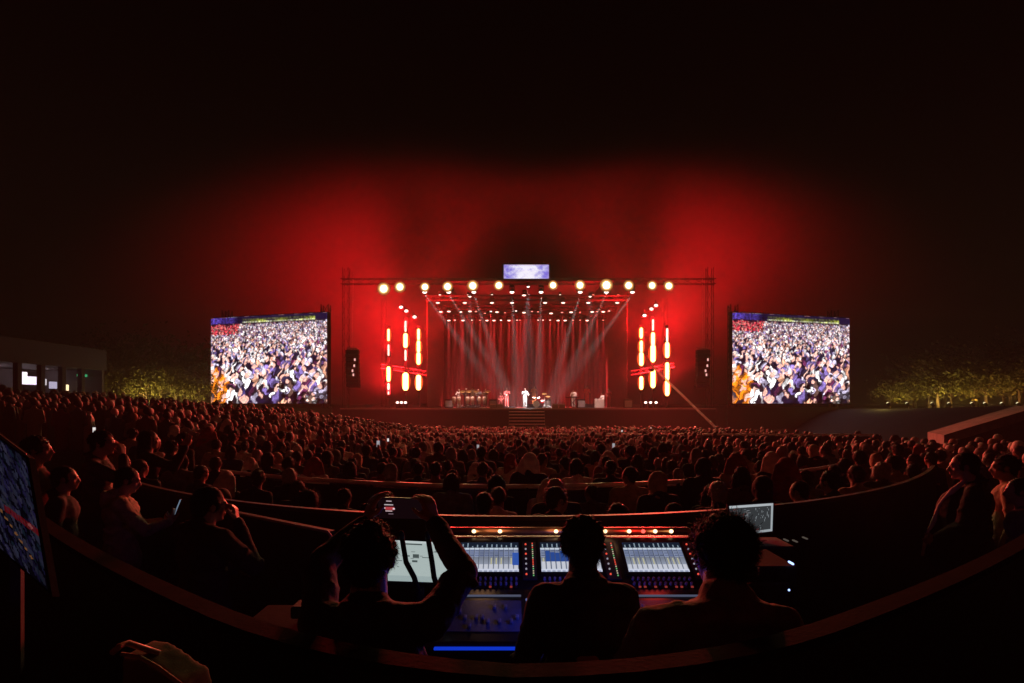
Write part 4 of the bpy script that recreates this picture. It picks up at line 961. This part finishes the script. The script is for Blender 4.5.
for nm, px in (('left',462.5),('middle',468.5),('right',476),('far right',488)):
    st = empty('cymbal_stand', 'tall brass cymbal on a thin stand, %s of the percussion group' % nm, 'cymbal', q_at(px, 51.4, DZ), 0, 'cymbals of the percussion group')
    m = MB(); m.tube((0,0,0),(0,0,1.5),.014); m.tube((0,0,.25),(.25,0,0),.012); m.tube((0,0,.25),(-.2,.2,0),.012); m.tube((0,0,.25),(-.2,-.2,0),.012); m.build('stand', M_steel, st)
    m = MB(); m.ell((0,0,1.5),(.26,.26,.022), Matrix.Rotation(R(24),3,'X'),18,6); m.build('cymbal', M_brass, st)
kb = empty('keyboard', 'black stage keyboard on a crossed stand before the white keyboard player', 'keyboard', q_at(572.5, 51.5, DZ))
m = MB(); m.box((0,0,.98),(1.25,.32,.1),None,.015); m.build('keyboard_case', M_black, kb); m = MB(); m.box((0,.09,1.035),(1.1,.12,.012)); m.build('keys', M_white, kb)
m = MB(); m.tube((-.4,.1,0),(.4,.1,.93),.02); m.tube((.4,-.1,0),(-.4,-.1,.93),.02); m.build('stand', M_darkmetal, kb)
pn = empty('piano', 'small white upright piano right of the musicians', 'piano', q_at(599.5, 51.0, DZ)); pn.scale = (.62,.8,.8)
m = MB(); m.box((0,.1,.5),(1.35,.5,1.0),None,.02); m.build('cabinet', M_white, pn); m = MB(); m.box((0,.42,.68),(1.35,.28,.1),None,.01); m.build('key_bed', M_white, pn)
for k in (-.62,.62): m = MB(); m.tube((k,.5,0),(k,.5,.64),.035); m.build('leg', M_white, pn)
for nm, px in (('left of the steps',496.5),('right of the steps',558.5)):
    for j in (-1,1):
        w_ = empty('monitor_wedge', '%s pale sloped floor monitor %s' % ('outer' if (j<0)==(px<520) else 'inner', nm), 'loudspeaker', q_at(px+j*3.4, 49.4, DZ), 0, 'floor monitors at the stage edge')
        m = MB(); m.prism([(-.27,-.2,0),(-.27,.25,0),(-.27,.25,.14),(-.27,-.1,.36),(-.27,-.2,.30)],(.54,0,0)); m.build('cabinet', mat('grey_grille', (.22,.21,.21), .6, 0, .2, 20), w_)
        m = MB(); m.prism([(-.24,.235,.16),(-.24,-.085,.362),(-.24,-.08,.37),(-.24,.24,.17)],(.48,0,0)); m.build('grille', M_darkmetal, w_)
for nm, px, D in (('left of the percussion group',449,52.5),('between percussion and bass player',493,54.5),('right of the drum kit',547,55.5),('behind the keyboard',581,52),('at the right light tower',628,51)):
    am = empty('amplifier', 'small dark amplifier '+nm, 'amplifier', q_at(px, D, DZ))
    m = MB(); m.box((0,0,.4),(.75,.4,.8),None,.02); m.build('cabinet', M_black, am); m = MB(); m.box((0,-.205,.36),(.66,.02,.6)); m.build('grille', mat('grey_grille',(.2,.2,.2)), am)
# camera crane in front of the right light tower
g0 = P(717,430,40); g0.z = gz(g0.x, g0.y)
cr = empty('camera_crane', 'long pale camera crane arm rising from the crowd towards the right light tower', 'camera crane', g0)
pv_ = P(715,427,40)-g0; en = P(652,366,45)-g0; tl_ = pv_-(en-pv_).normalized()*1.6
m = MB(); m.truss(tl_, en, .10, .10, .018, .45, .009); m.build('arm', mat('pale_arm', (.62,.60,.58), .4, .3, .1, 10), cr)
m = MB(); m.tube((pv_.x,pv_.y,0),pv_,.08,.06,10); [m.tube((pv_.x,pv_.y,.5),(pv_.x+.8*math.cos(a),pv_.y+.8*math.sin(a),0),.04) for a in (.5,2.6,4.7)]; m.build('pedestal', M_darkmetal, cr)
m = MB(); m.box(tl_,(.4,.4,.35),None,.03); m.build('counterweight', M_black, cr)
m = MB(); m.box(en+Vector((0,0,-.35)),(.22,.4,.22),None,.03); m.tube(en,en+Vector((0,0,-.3)),.03); m.tube(en+Vector((0,-.2,-.35)),en+Vector((0,-.42,-.35)),.07,.08,12); m.build('camera_head', M_black, cr)

# ------------------------------------------------------------------ rails in the crowd
def crowd_rail(label, fn, x0, x1, hgt, railm, n=40, posts=2.0, group='pale rails across the crowd', lower=True):
    xm = (x0+x1)/2; root = empty('crowd_rail', label, 'barrier', (xm, fn(xm), gz(xm, fn(xm))), 0, group); o = root.location
    pts = [Vector((x0+(x1-x0)*i/n, fn(x0+(x1-x0)*i/n), gz(0, fn(x0+(x1-x0)*i/n))+hgt))-o for i in range(n+1)]
    m = MB(); m.path(pts, .030, 8); m.build('top_rail', railm, root, True)
    m = MB(); m.path([p-Vector((0,0,.5)) for p in pts], .016, 6); m.build('lower_rail', M_darkmetal, root, True)
    m = MB()
    for a, b_ in zip(pts, pts[1:]):
        m.add([a-Vector((0,0,.06)), b_-Vector((0,0,.06)), b_-Vector((0,0,.48)), a-Vector((0,0,.48))], [(0,1,2,3)]); m.add([q+Vector((0,.02,0)) for q in (a-Vector((0,0,.06)), b_-Vector((0,0,.06)), b_-Vector((0,0,.48)), a-Vector((0,0,.48)))], [(3,2,1,0)])
    m.build('infill_panel', mat('rail_panel', (.02,.013,.012), .7, 0, .4, 4), root)
    k = max(2, int((x1-x0)/posts))
    for i in range(k+1):
        p = pts[int(round(i*n/k))]; m = MB(); m.tube((p.x,p.y,gz(0,0)*0-.4 if False else p.z-hgt), (p.x,p.y,p.z), .025, n=6); m.build('post', M_darkmetal, root)
    return root
M_rail = mat('pale_rail', (.80,.76,.72), .45, 0, .15, 8)
rail1 = lambda x: 7.4+.085*x*x if abs(x) < 6.3 else 7.4+.085*39.7+.9*(abs(x)-6.3)
crowd_rail('pale curved crowd rail nearest the mixing desk', rail1, -5.9, 6.3, 1.46, M_rail)
rail2 = lambda x: 26.0+.012*(x-4)**2
crowd_rail('thin pale rail across the middle of the crowd before the stage steps', rail2, -4.5, 11.5, 1.62, M_rail)
rail3 = lambda x: 21-.10*(x-9)
crowd_rail('short thin rail in the crowd below the right video screen', rail3, 7.2, 13.5, 1.75, M_rail)

# ------------------------------------------------------------------ the crowd
HP = [(0,0,0),(.55,-.05,.05),(-.5,-.05,-.04),(.1,-.30,0),(-.15,.05,.10)]
poses = [dict(head=(0,.03,1.63), look=h) for h in HP]
poses.append(dict(head=(0,.03,1.63), look=(0,.08,0), elR=(.27,.2,1.36), wrR=(.16,.36,1.62), hdR=(-.2,.2,1), hbR=(1,0,0)))
VAR = []
for i, pz in enumerate(poses):
    pz = dict(pz, sw=.185+.012*((i*7)%3-1))
    b, c = person_meshes(pz, .017, fine=(i in (1,2)), fingers=False, lump=.008, bulk=1.0+.06*((i*5)%3), ratio=.55)
    VAR.append((b, c, pz))
STY = ['short','tousled','long','bun','bob','scarf','headcloth','curly']
HM = {}
def hair_for(i, st):
    if (i, st) not in HM:
        h_ = hair_mesh(st, VAR[i][2]['head'], *VAR[i][2]['look'], vox=.013, ratio=.6, seed=i)
        if st not in ('scarf','headcloth'): h_ = add_strands(h_, 900, {'curly':.034,'long':.04,'bob':.035}.get(st,.026), .0042, i, .45 if st == 'curly' else .05, .7)
        HM[i, st] = h_
    return HM[i, st]
CLO = [('black', C_BLACK, 10), ('grey', C_GREY, 4), ('white', C_WHITE, 3), ('red', C_RED, 2), ('navy', C_BLUE, 4), ('beige', C_BEIGE, 3), ('brown', C_BROWN, 4)]
HAI = [('black', M_hair, 6), ('brown', M_hairb, 3), ('grey', M_hairg, 1)]
def pick(L): 
    r = rnd.uniform(0, sum(q[-1] for q in L))
    for q in L:
        r -= q[-1]
        if r <= 0: return q
    return L[-1]
spots = []
D0 = 5.25; row = 0
while D0 < 43.6:
    k = .09 if D0 < 9 else .09*math.exp(-(D0-9)/5)+.004
    sp = .56 if D0 < 12 else .60
    X = -(.95*D0+1.5)-rnd.random()*sp
    while X < .93*D0+6:
        X += sp*rnd.uniform(.86,1.22)
        if D0 < 12 and rnd.random() < .10: continue
        ax = min(abs(X), 7.0)
        y = D0+k*ax*ax+rnd.uniform(-.14,.14)
        if abs(X) > 7 and D0 < 12: y += .25*(abs(X)-7)
        px = 512+X/y*F
        if X > (.95*y+.5 if y < 18.3 else .55*y+3.2): continue
        if X > 14.6 and y > 17: continue
        if px < -30 or px > 1050: continue
        if y < front_w(max(-6,min(6,X)))+.30 and X > -6.2 and X < 5.4: continue
        if (X > 5.2 and y < 7.2) or (X < -5.2 and y < 8.0): continue
        if abs(y-rail1(X)) < .27: continue
        if abs(y-rail2(X)) < .25 and -5 < X < 12: continue
        if abs(y-rail3(X)) < .25 and 7 < X < 14: continue
        if (Vector((X,y))-Vector((g0.x,g0.y))).length < 1.1: continue
        if px < 110 and y > 29.5: continue
        if X > 17.5 and y > 24: continue
        if X < -19.5 and y > 35: continue
        spots.append((X, y, row, px))
    D0 += .90 if D0 < 20 else 1.0; row += 1
spots.sort(key=lambda q: (q[0]**2+q[1]**2))
named_persons = sum(1 for o in bpy.data.objects if o.parent is None and o.name.split('.')[0] == 'person')
NEAR = spots[:300-named_persons]; FAR = spots[300-named_persons:]
COLW = [(60,'at the left edge'),(105,'below the flat roofed building'),(150,'just right below the flat roofed building'),(209,'below the lit bushes on the left'),(268,'below the left half of the left screen'),(328,'below the right half of the left screen'),(383,'left of the left light tower'),(425,'below the left light tower'),
 (468,'below the left musicians'),(508,'left below the stage steps'),(545,'right below the stage steps'),(590,'below the keyboard player'),(638,'below the white piano'),(680,'below the right light tower'),(731,'below the camera crane'),(790,'below the left half of the right screen'),(851,'below the right half of the right screen'),(900,'right below the right screen'),(960,'below the lit trees on the right'),(2000,'at the right edge')]
ORD = ['first','second','third','fourth','fifth','sixth','seventh','eighth','ninth','tenth','eleventh','twelfth','thirteenth','fourteenth','fifteenth','sixteenth']
proto = {}; made = []
rows_before = sorted({q[2] for q in NEAR})
for (X, y, row_, px) in NEAR:
    i = rnd.choice([0,0,1,2,3,4,0,1,2]) if rnd.random() > .013 else 5
    st = rnd.choices(STY, [9,4,4,2,3,4,3,2])[0]
    cn, cm, _ = pick(CLO); hn, hmat, _ = pick(HAI)
    if st == 'scarf': hn, hmat = rnd.choice([('dark', C_BLACK), ('grey', C_GREY), ('beige', C_BEIGE)])
    if st == 'headcloth': hn, hmat = rnd.choice([('white', C_WHITE), ('red', C_RED)])
    key = (i, st)
    if key not in proto:
        root = empty('person', '-', 'person'); b = link_mesh('body', VAR[i][0], None, root); c = link_mesh('clothing', VAR[i][1], None, root); h = link_mesh('hair', hair_for(i, st), None, root)
        for o in (b, c, h):
            if not o.data.materials: o.data.materials.append(M_skin)
        proto[key] = root; t_ = root
    else: t_ = copy_tree(proto[key])
    t_.location = (X, y, gz(X,y)); t_.rotation_euler = (0,0, math.atan2(-(1.4-X), 54-y)+rnd.gauss(0,.18)); s = rnd.gauss(.965,.045); s = max(.86, min(1.06, s)); t_.scale = (s*rnd.uniform(.97,1.08), s*rnd.uniform(.97,1.08), s)
    for o in t_.children:
        sl = o.material_slots[0]; sl.link = 'OBJECT'; n_ = o.name.split('.')[0]
        sl.material = cm if n_ == 'clothing' else hmat if n_ == 'hair' else rnd.choice([M_skin, M_skin2])
    past = y > rail1(X)
    t_['group'] = 'spectators in the crowd'
    hw = {'short':'short %s hair','tousled':'tousled %s hair','long':'long %s hair','bun':'%s hair in a bun','bob':'bobbed %s hair','scarf':'%s headscarf','headcloth':'%s headcloth','curly':'curly %s hair'}[st] % hn
    made.append([t_, px, row_, past, hw, cn, next(wd for lim, wd in COLW if px < lim), i == 5])
base_row = {True: min(q[2] for q in made if q[3]), False: min(q[2] for q in made if not q[3])}
groups = {}
for q in made:
    rw = min(q[2]-base_row[q[3]], 15)
    q.append('%s row %s the rail' % (ORD[rw], 'past' if q[3] else 'before')); groups.setdefault((q[4],q[5],q[6],q[8]), []).append(q)
for key, qs in groups.items():
    qs.sort(key=lambda q: q[1])
    for j, q in enumerate(qs):
        pre = '' if len(qs) == 1 else ('left ' if j == 0 else 'right ' if j == len(qs)-1 else 'middle ')
        q[0]['label'] = ' '.join((pre+'spectator in %s, %s, %s %s' % (q[5], q[4], q[8], q[6])).split()[:16])
# a few phones held up
for q in [m_ for m_ in made if m_[7]]:
    t_ = q[0]; p = t_.matrix_basis @ Vector((.13,.42,1.75)); ph = empty('phone', 'lit phone held up by spectator in %s, %s, %s' % (q[5], q[4], q[6]), 'phone', p, t_.rotation_euler.z, 'phones held up in the crowd')
    ph['label'] = ' '.join(ph['label'].split()[:16])
    m = MB(); m.box((0,0,0),(.075,.009,.15),None,.003); m.build('case', M_glassy, ph)
    m = MB(); m.box((0,-.006,0),(.066,.002,.135)); m.build('display', emit('phone_glow', (.8,.75,.8), .4), ph)
# the far rows: one mass
m = MB(); head_shapes(m, (0,.02,1.635), 0,0,0,False); m.ell((0,-.02,1.66),(.085,.10,.095)); hd_me = remesh(m, 'far_head', .03, 2, ratio=.5)
m = MB(); m.ell((0,0,1.28),(.19,.13,.2)); m.ell((0,-.01,1.42),(.15,.09,.08)); m.cap((-.19,-.01,1.41),.07,(.19,-.01,1.41),.07); m.cap((.20,0,1.38),.06,(.25,.0,1.1),.055); m.cap((-.20,0,1.38),.06,(-.25,.0,1.1),.055); m.cap((0,0,1.1),.16,(0,0,.5),.15); m.cap((0,-.02,1.45),.06,(0,0,1.55),.055); bd_me = remesh(m, 'far_body', .045, 2, ratio=.45)
def arr(me):
    n_ = len(me.vertices); co = np.empty(n_*3); me.vertices.foreach_get('co', co); me.calc_loop_triangles(); t_ = np.empty(len(me.loop_triangles)*3, int); me.loop_triangles.foreach_get('vertices', t_); return co.reshape(-1,3), t_.reshape(-1,3)
ha, hf = arr(hd_me); ba, bf = arr(bd_me)
pal = [(.013,.012,.013)]*8+[(.10,.10,.105)]*4+[(.55,.53,.5)]*4+[(.2,.03,.03)]*2+[(.03,.045,.10)]*3+[(.36,.28,.18)]*3+[(.09,.05,.03)]*3
hpal = [(.013,.010,.010)]*7+[(.045,.024,.014)]*3+[(.28,.26,.24),(.5,.47,.44),(.30,.17,.11)]
# extra spectators fill the rising ground on the left
V, Fc, Cc, off = [], [], [], 0
nr = np.random.default_rng(4)
for (X, y, row_, px) in FAR:
    s = float(np.clip(nr.normal(.965,.05),.84,1.08)); a = math.atan2(-(1.4-X), 54-y)+nr.normal()*.25; ca, sa = math.cos(a)*s, math.sin(a)*s
    g = np.array((X, y, gz(X,y)))
    hx, hy = nr.normal(0,.02), nr.normal(0,.025)
    for (co, tr, pl, w_) in ((ha, hf, hpal, 1.0), (ba, bf, pal, nr.uniform(.95,1.2))):
        q = co.copy(); 
        if pl is hpal: q[:,0] += hx; q[:,1] += hy
        q[:,0] *= w_
        r = np.stack([q[:,0]*ca-q[:,1]*sa, q[:,0]*sa+q[:,1]*ca, q[:,2]*s], 1)+g
        V.append(r); Fc.append(tr+off); off += len(r); Cc.append(np.repeat(np.array(pl[nr.integers(len(pl))])[None,:]*nr.uniform(.7,1.3), len(tr), 0))
V = np.concatenate(V); Fc = np.concatenate(Fc); Cc = np.concatenate(Cc)
me = bpy.data.meshes.new('far_crowd'); me.vertices.add(len(V)); me.vertices.foreach_set('co', V.ravel()); me.loops.add(Fc.size); me.loops.foreach_set('vertex_index', Fc.ravel()); me.polygons.add(len(Fc)); me.polygons.foreach_set('loop_start', np.arange(0,Fc.size,3)); me.update(calc_edges=True)
at = me.attributes.new('cloth','FLOAT_COLOR','FACE'); at.data.foreach_set('color', np.concatenate([Cc, np.ones((len(Cc),1))],1).ravel())
fo = link_mesh('far_crowd', me, attr_mat('crowd_cloth'), None, True)
tag(fo, 'dense crowd of spectators filling the ground up to the stage', 'crowd', None, 'stuff')
print('crowd', len(NEAR), len(FAR), len(V))
# some lit phones far off in the crowd
for lab_, px, py, D in (('far left below the flat roofed building',94,430,9.5),('below the right half of the left video screen',300,425,22),('left below the left light tower',388,440,16),('below the white piano',622,431,26),('left of the camera crane, near the stage',651,428,38)):
    ph = empty('phone', 'tiny bright phone light in the crowd '+lab_, 'phone', P(px,py,D), 0, 'tiny phone lights in the far crowd'); k_ = D/22
    m = MB(); m.box((0,.01,0),(.07,.010,.13),None,.003); m.build('case', M_black, ph); m = MB(); m.box((0,.003,0),(.05,.002,.09)); m.build('display', emit('phone_far', (1,.93,.9), .8), ph)

# ------------------------------------------------------------------ trees and lit bushes at both sides
M_bark = mat('bark', (.09,.06,.04), .9, 0, .3, 6, .4, 30)
M_leafA = mat('leaf_dark', (.045,.06,.018), .7, 0, .4, 1.5); M_leafB = mat('leaf_olive', (.10,.095,.025), .7, 0, .4, 2)
def make_tree(h, rad, seed, M, nl=1500, leaf=.22):
    r = random.Random(seed); root = empty('tree', '-', 'tree')
    m = MB(); m.path([(0,0,0),(.04*h*.3,0,h*.25),(-.03*h*.2,.02,h*.5),(0,0,h*.72)], .1, 8, [.035*h,.026*h,.018*h,.008*h])
    tips = []
    for k in range(9):
        a = k*2.4+r.random(); z0 = h*r.uniform(.30,.62); p0 = Vector((0,0,z0)); p2 = Vector((math.cos(a)*rad*r.uniform(.5,.85), math.sin(a)*rad*r.uniform(.5,.85), z0+h*r.uniform(.15,.38))); p1 = (p0+p2)/2+Vector((0,0,-.04*h))
        m.path([p0,p1,p2], .03, 6, [.014*h,.009*h,.004*h]); tips.append(p2); tips.append(p1.lerp(p2,.5))
    m.build('trunk', M_bark, root, True)
    tips += [Vector((r.gauss(0,.2)*rad, r.gauss(0,.2)*rad, h*r.uniform(.45,.92))) for _ in range(10)]
    m = MB()
    for _ in range(nl):
        c = r.choice(tips); s = rad*.34
        p = c+Vector((r.gauss(0,s), r.gauss(0,s), r.gauss(0,s*.8)))
        if p.z < .20*h or noise.noise(p*1.1+Vector((seed,0,0))) < 0.0: continue
        n = Vector((r.gauss(0,1),r.gauss(0,1),r.gauss(0,1))).normalized(); u = n.orthogonal().normalized(); v = n.cross(u); l = leaf*r.uniform(.5,1.3)
        m.add([p-u*l*.5, p+v*l*.25+n*l*.08, p+u*l*.5, p-v*l*.25+n*l*.08], [(0,1,2),(0,2,3)])
    m.build('crown', M, root)
    return root
TR = {'bushA': make_tree(3.2,1.5,1,M_leafB,1700,.26), 'bushB': make_tree(2.4,1.2,2,M_leafB,1300,.24), 'tall': make_tree(6.5,2.4,3,M_leafA,2600,.36), 'tallB': make_tree(5.2,2.6,4,M_leafA,2400,.36)}
used = set()
def plant(kind, px, D, s, rz, lab, group):
    x = (px-512)/F*D; o = TR[kind] if kind not in used else copy_tree(TR[kind]); used.add(kind)
    o.location = (x, D, gz(x,D)-.05); o.scale = (s,s,s*rnd.uniform(.92,1.1)); o.rotation_euler = (0,0,rz); o['label'] = lab; o['group'] = group; return o
def uplight(px, D, e, lab, col=(1,.72,.16), hot=True):
    x = (px-512)/F*D; y = D-1.5; z = gz(x*y/D, y); o = empty('garden_uplight', lab, 'garden light', (x*y/D, y, z), 0, 'garden lights under the bushes')
    m = MB(); m.tube((0,0,0),(0,0,.25),.04); m.build('stake', M_black, o)
    m = MB(); m.tube((0,-.06,.25),(0,.10,.42),.11,.13,12); m.build('housing', M_black, o)
    m = MB(); m.ell((0,.11,.43),(.12,.07,.10)); m.build('lens', emit('uplight_lens', (1,.86,.5), 2.0), o, True)
    lamp('uplight_lamp','POINT',(0,.75,.55),e*.7,col,o,.08).matrix_parent_inverse = Matrix.Identity(4)
Lb = [(130,44,'bushA',1.0),(139,45,'bushB',1.0),(146,44,'bushB',1.1),(161,45,'bushB',.9),(176,44,'bushA',.9),(184,45,'bushB',.9),(199,45,'bushA',.85)]
Ln = ['tallest uplit bush nearest the flat roofed building','second uplit bush from the flat roofed building','broad glowing bush third from the flat roofed building','dim bush between the glowing groups on the left','bright uplit bush fifth from the flat roofed building','uplit bush second from the left video screen','uplit bush beside the left video screen']
for (px,D,k,s), lab in zip(Lb, Ln): plant(k, px, D, s, px*.7, lab, 'uplit bushes left of the stage')
for k, (px,e) in enumerate(((126,120),(139,220),(147,240),(176,260),(183,110),(199,130))): uplight(px, 44, e, ['leftmost','second','third','fourth','fifth','rightmost'][k]+' garden light under the left bushes')
for k, (px, kd) in enumerate(((108,'tall'),(122,'tallB'),(150,'tall'),(178,'tallB'),(203,'tall'))):
    plant(kd, px, 52, .95, px*.3, ['leftmost','second','middle','fourth','rightmost'][k]+' tall dark tree behind the left bushes', 'dark trees behind the left bushes')
Rb = [(890,46,'bushA',.7),(908,46,'bushB',.9),(929,46,'bushA',1.0),(938,45,'bushA',1.2),(951,46,'bushB',1.15),(973,46,'bushA',.9),(986,45,'bushA',1.2),(1003,46,'bushB',1.1),(1019,45,'bushA',1.25)]
for k, (px,D,kd,s) in enumerate(Rb): plant(kd, px, D, s, px*.9, ORD[k]+' uplit tree from the right video screen, along the right side', 'uplit trees along the right side')
for k, (px,e) in enumerate(((889,80),(908,150),(933,90),(950,200),(973,80),(986,120),(1003,60),(1019,150))): uplight(px, 45, e, ORD[k]+' garden light from the right video screen, under the right trees', (1,.70,.15) if k not in (5,7) else (1,.45,.10))
for k, px in enumerate((915,945,978,1010)): plant('tall' if k % 2 else 'tallB', px, 54, 1.0, px*.4, ['leftmost','second','third','rightmost'][k]+' tall dark tree behind the right uplit trees', 'dark trees behind the right trees')
# pale ramp wall on the right
a, b_ = P(944,435,20), P(1040,406,20)
rp = empty('access_ramp', 'pale concrete ramp climbing to the right above the crowd', 'ramp', (a.x, a.y, gz(a.x,a.y)))
o = rp.location; w_ = Vector((.9,2.0,0))
dn = Vector((0,0,-.34))
m = MB(); m.prism([a-o, b_-o, b_-o+dn, a-o+dn], w_); m.build('slab', mat('ramp_concrete', (.20,.19,.18), .85, 0, .35, 3, .3, 30), rp)
m = MB(); m.prism([a-o+dn*1.02+w_*.15, b_-o+dn*1.02+w_*.15, Vector((b_.x,b_.y,gz(b_.x,b_.y)))-o+w_*.15, Vector((a.x,a.y,gz(a.x,a.y)-.2))-o+w_*.15], w_*.7); m.build('base_wall', M_blackcloth, rp)
# ------------------------------------------------------------------ flat roofed building on the left
z0 = 2.2; bd = empty('flat_roof_building', 'low dark building with a thick flat roof and lit shopfronts at the far left', 'building', (-29, 35, z0))
o = bd.location
A0, A1 = Vector((-27.6,30,0)), Vector((-28.2,38.2,0)); back = Vector((-9,-.5,0))
def bpt(v, z): return Vector((v.x-o.x, v.y-o.y, z-o.z))
m = MB(); m.prism([bpt(A0+Vector((.5,-4,0)),5.2), bpt(A1+Vector((.4,.2,0)),5.2), bpt(A1+Vector((-10,0,0)),5.2), bpt(A0+Vector((-10,-4,0)),5.2)], (0,0,1.35)); m.build('roof', mat('roof_fascia', (.010,.010,.010), .8, 0, .3, 1), bd)
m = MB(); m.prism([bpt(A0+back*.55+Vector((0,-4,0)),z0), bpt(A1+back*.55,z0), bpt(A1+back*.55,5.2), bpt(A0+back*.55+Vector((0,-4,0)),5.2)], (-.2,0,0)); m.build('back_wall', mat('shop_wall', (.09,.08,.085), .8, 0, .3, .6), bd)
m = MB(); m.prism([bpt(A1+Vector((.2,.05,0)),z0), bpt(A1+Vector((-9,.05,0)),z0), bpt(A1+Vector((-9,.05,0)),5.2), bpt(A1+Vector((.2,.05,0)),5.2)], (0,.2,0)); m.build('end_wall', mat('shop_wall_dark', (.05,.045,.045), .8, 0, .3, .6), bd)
for k in range(6):
    p = A0.lerp(A1, (k-1.2)/4.8); m = MB(); m.box(bpt(p, (z0+5.2)/2), (.28,.28,3.0)); m.build('column', M_darkmetal, bd)
def lit(f, zb, zt, w_, col, e, nm, dep=.5):
    p = A0.lerp(A1, f)+back*dep; q = bpt(p,0); m = MB(); m.box(Vector((q.x, q.y, (zb+zt)/2-o.z)), (.15, w_, zt-zb), None, .03); m.build(nm, emit('%s_%d' % (nm, int(f*100)), col, e), bd)
lit(.50,4.1,4.85,.5,(1,.86,.95),1.5,'lit_window',.2); lit(.58,4.1,4.6,.7,(.95,.8,1),1.4,'lit_window',.2); lit(.70,4.1,4.5,.35,(1,.88,.95),.7,'lit_window',.2); lit(.80,3.9,4.35,.5,(.8,.72,1),.6,'lit_window',.2)
lit(.93,3.6,4.2,.5,(1,.72,.4),1.8,'lit_window',.2); lit(.97,4.75,4.92,.8,(.10,.9,.35),.4,'green_sign',.1); lit(.25,3.9,4.9,.25,(.6,.35,.35),.18,'lit_window',.3); lit(.34,4.1,5.0,.2,(.9,.6,.4),.35,'lit_window',.3)
for f, e in ((.15,5),(.5,12),(.75,9),(.92,12)):
    p = A0.lerp(A1, f)+back*.35; lamp('shop_lamp','POINT',(p.x,p.y,4.7), e, (1,.75,.85), None, .1)
bpy.data.scenes.remove(WORK)
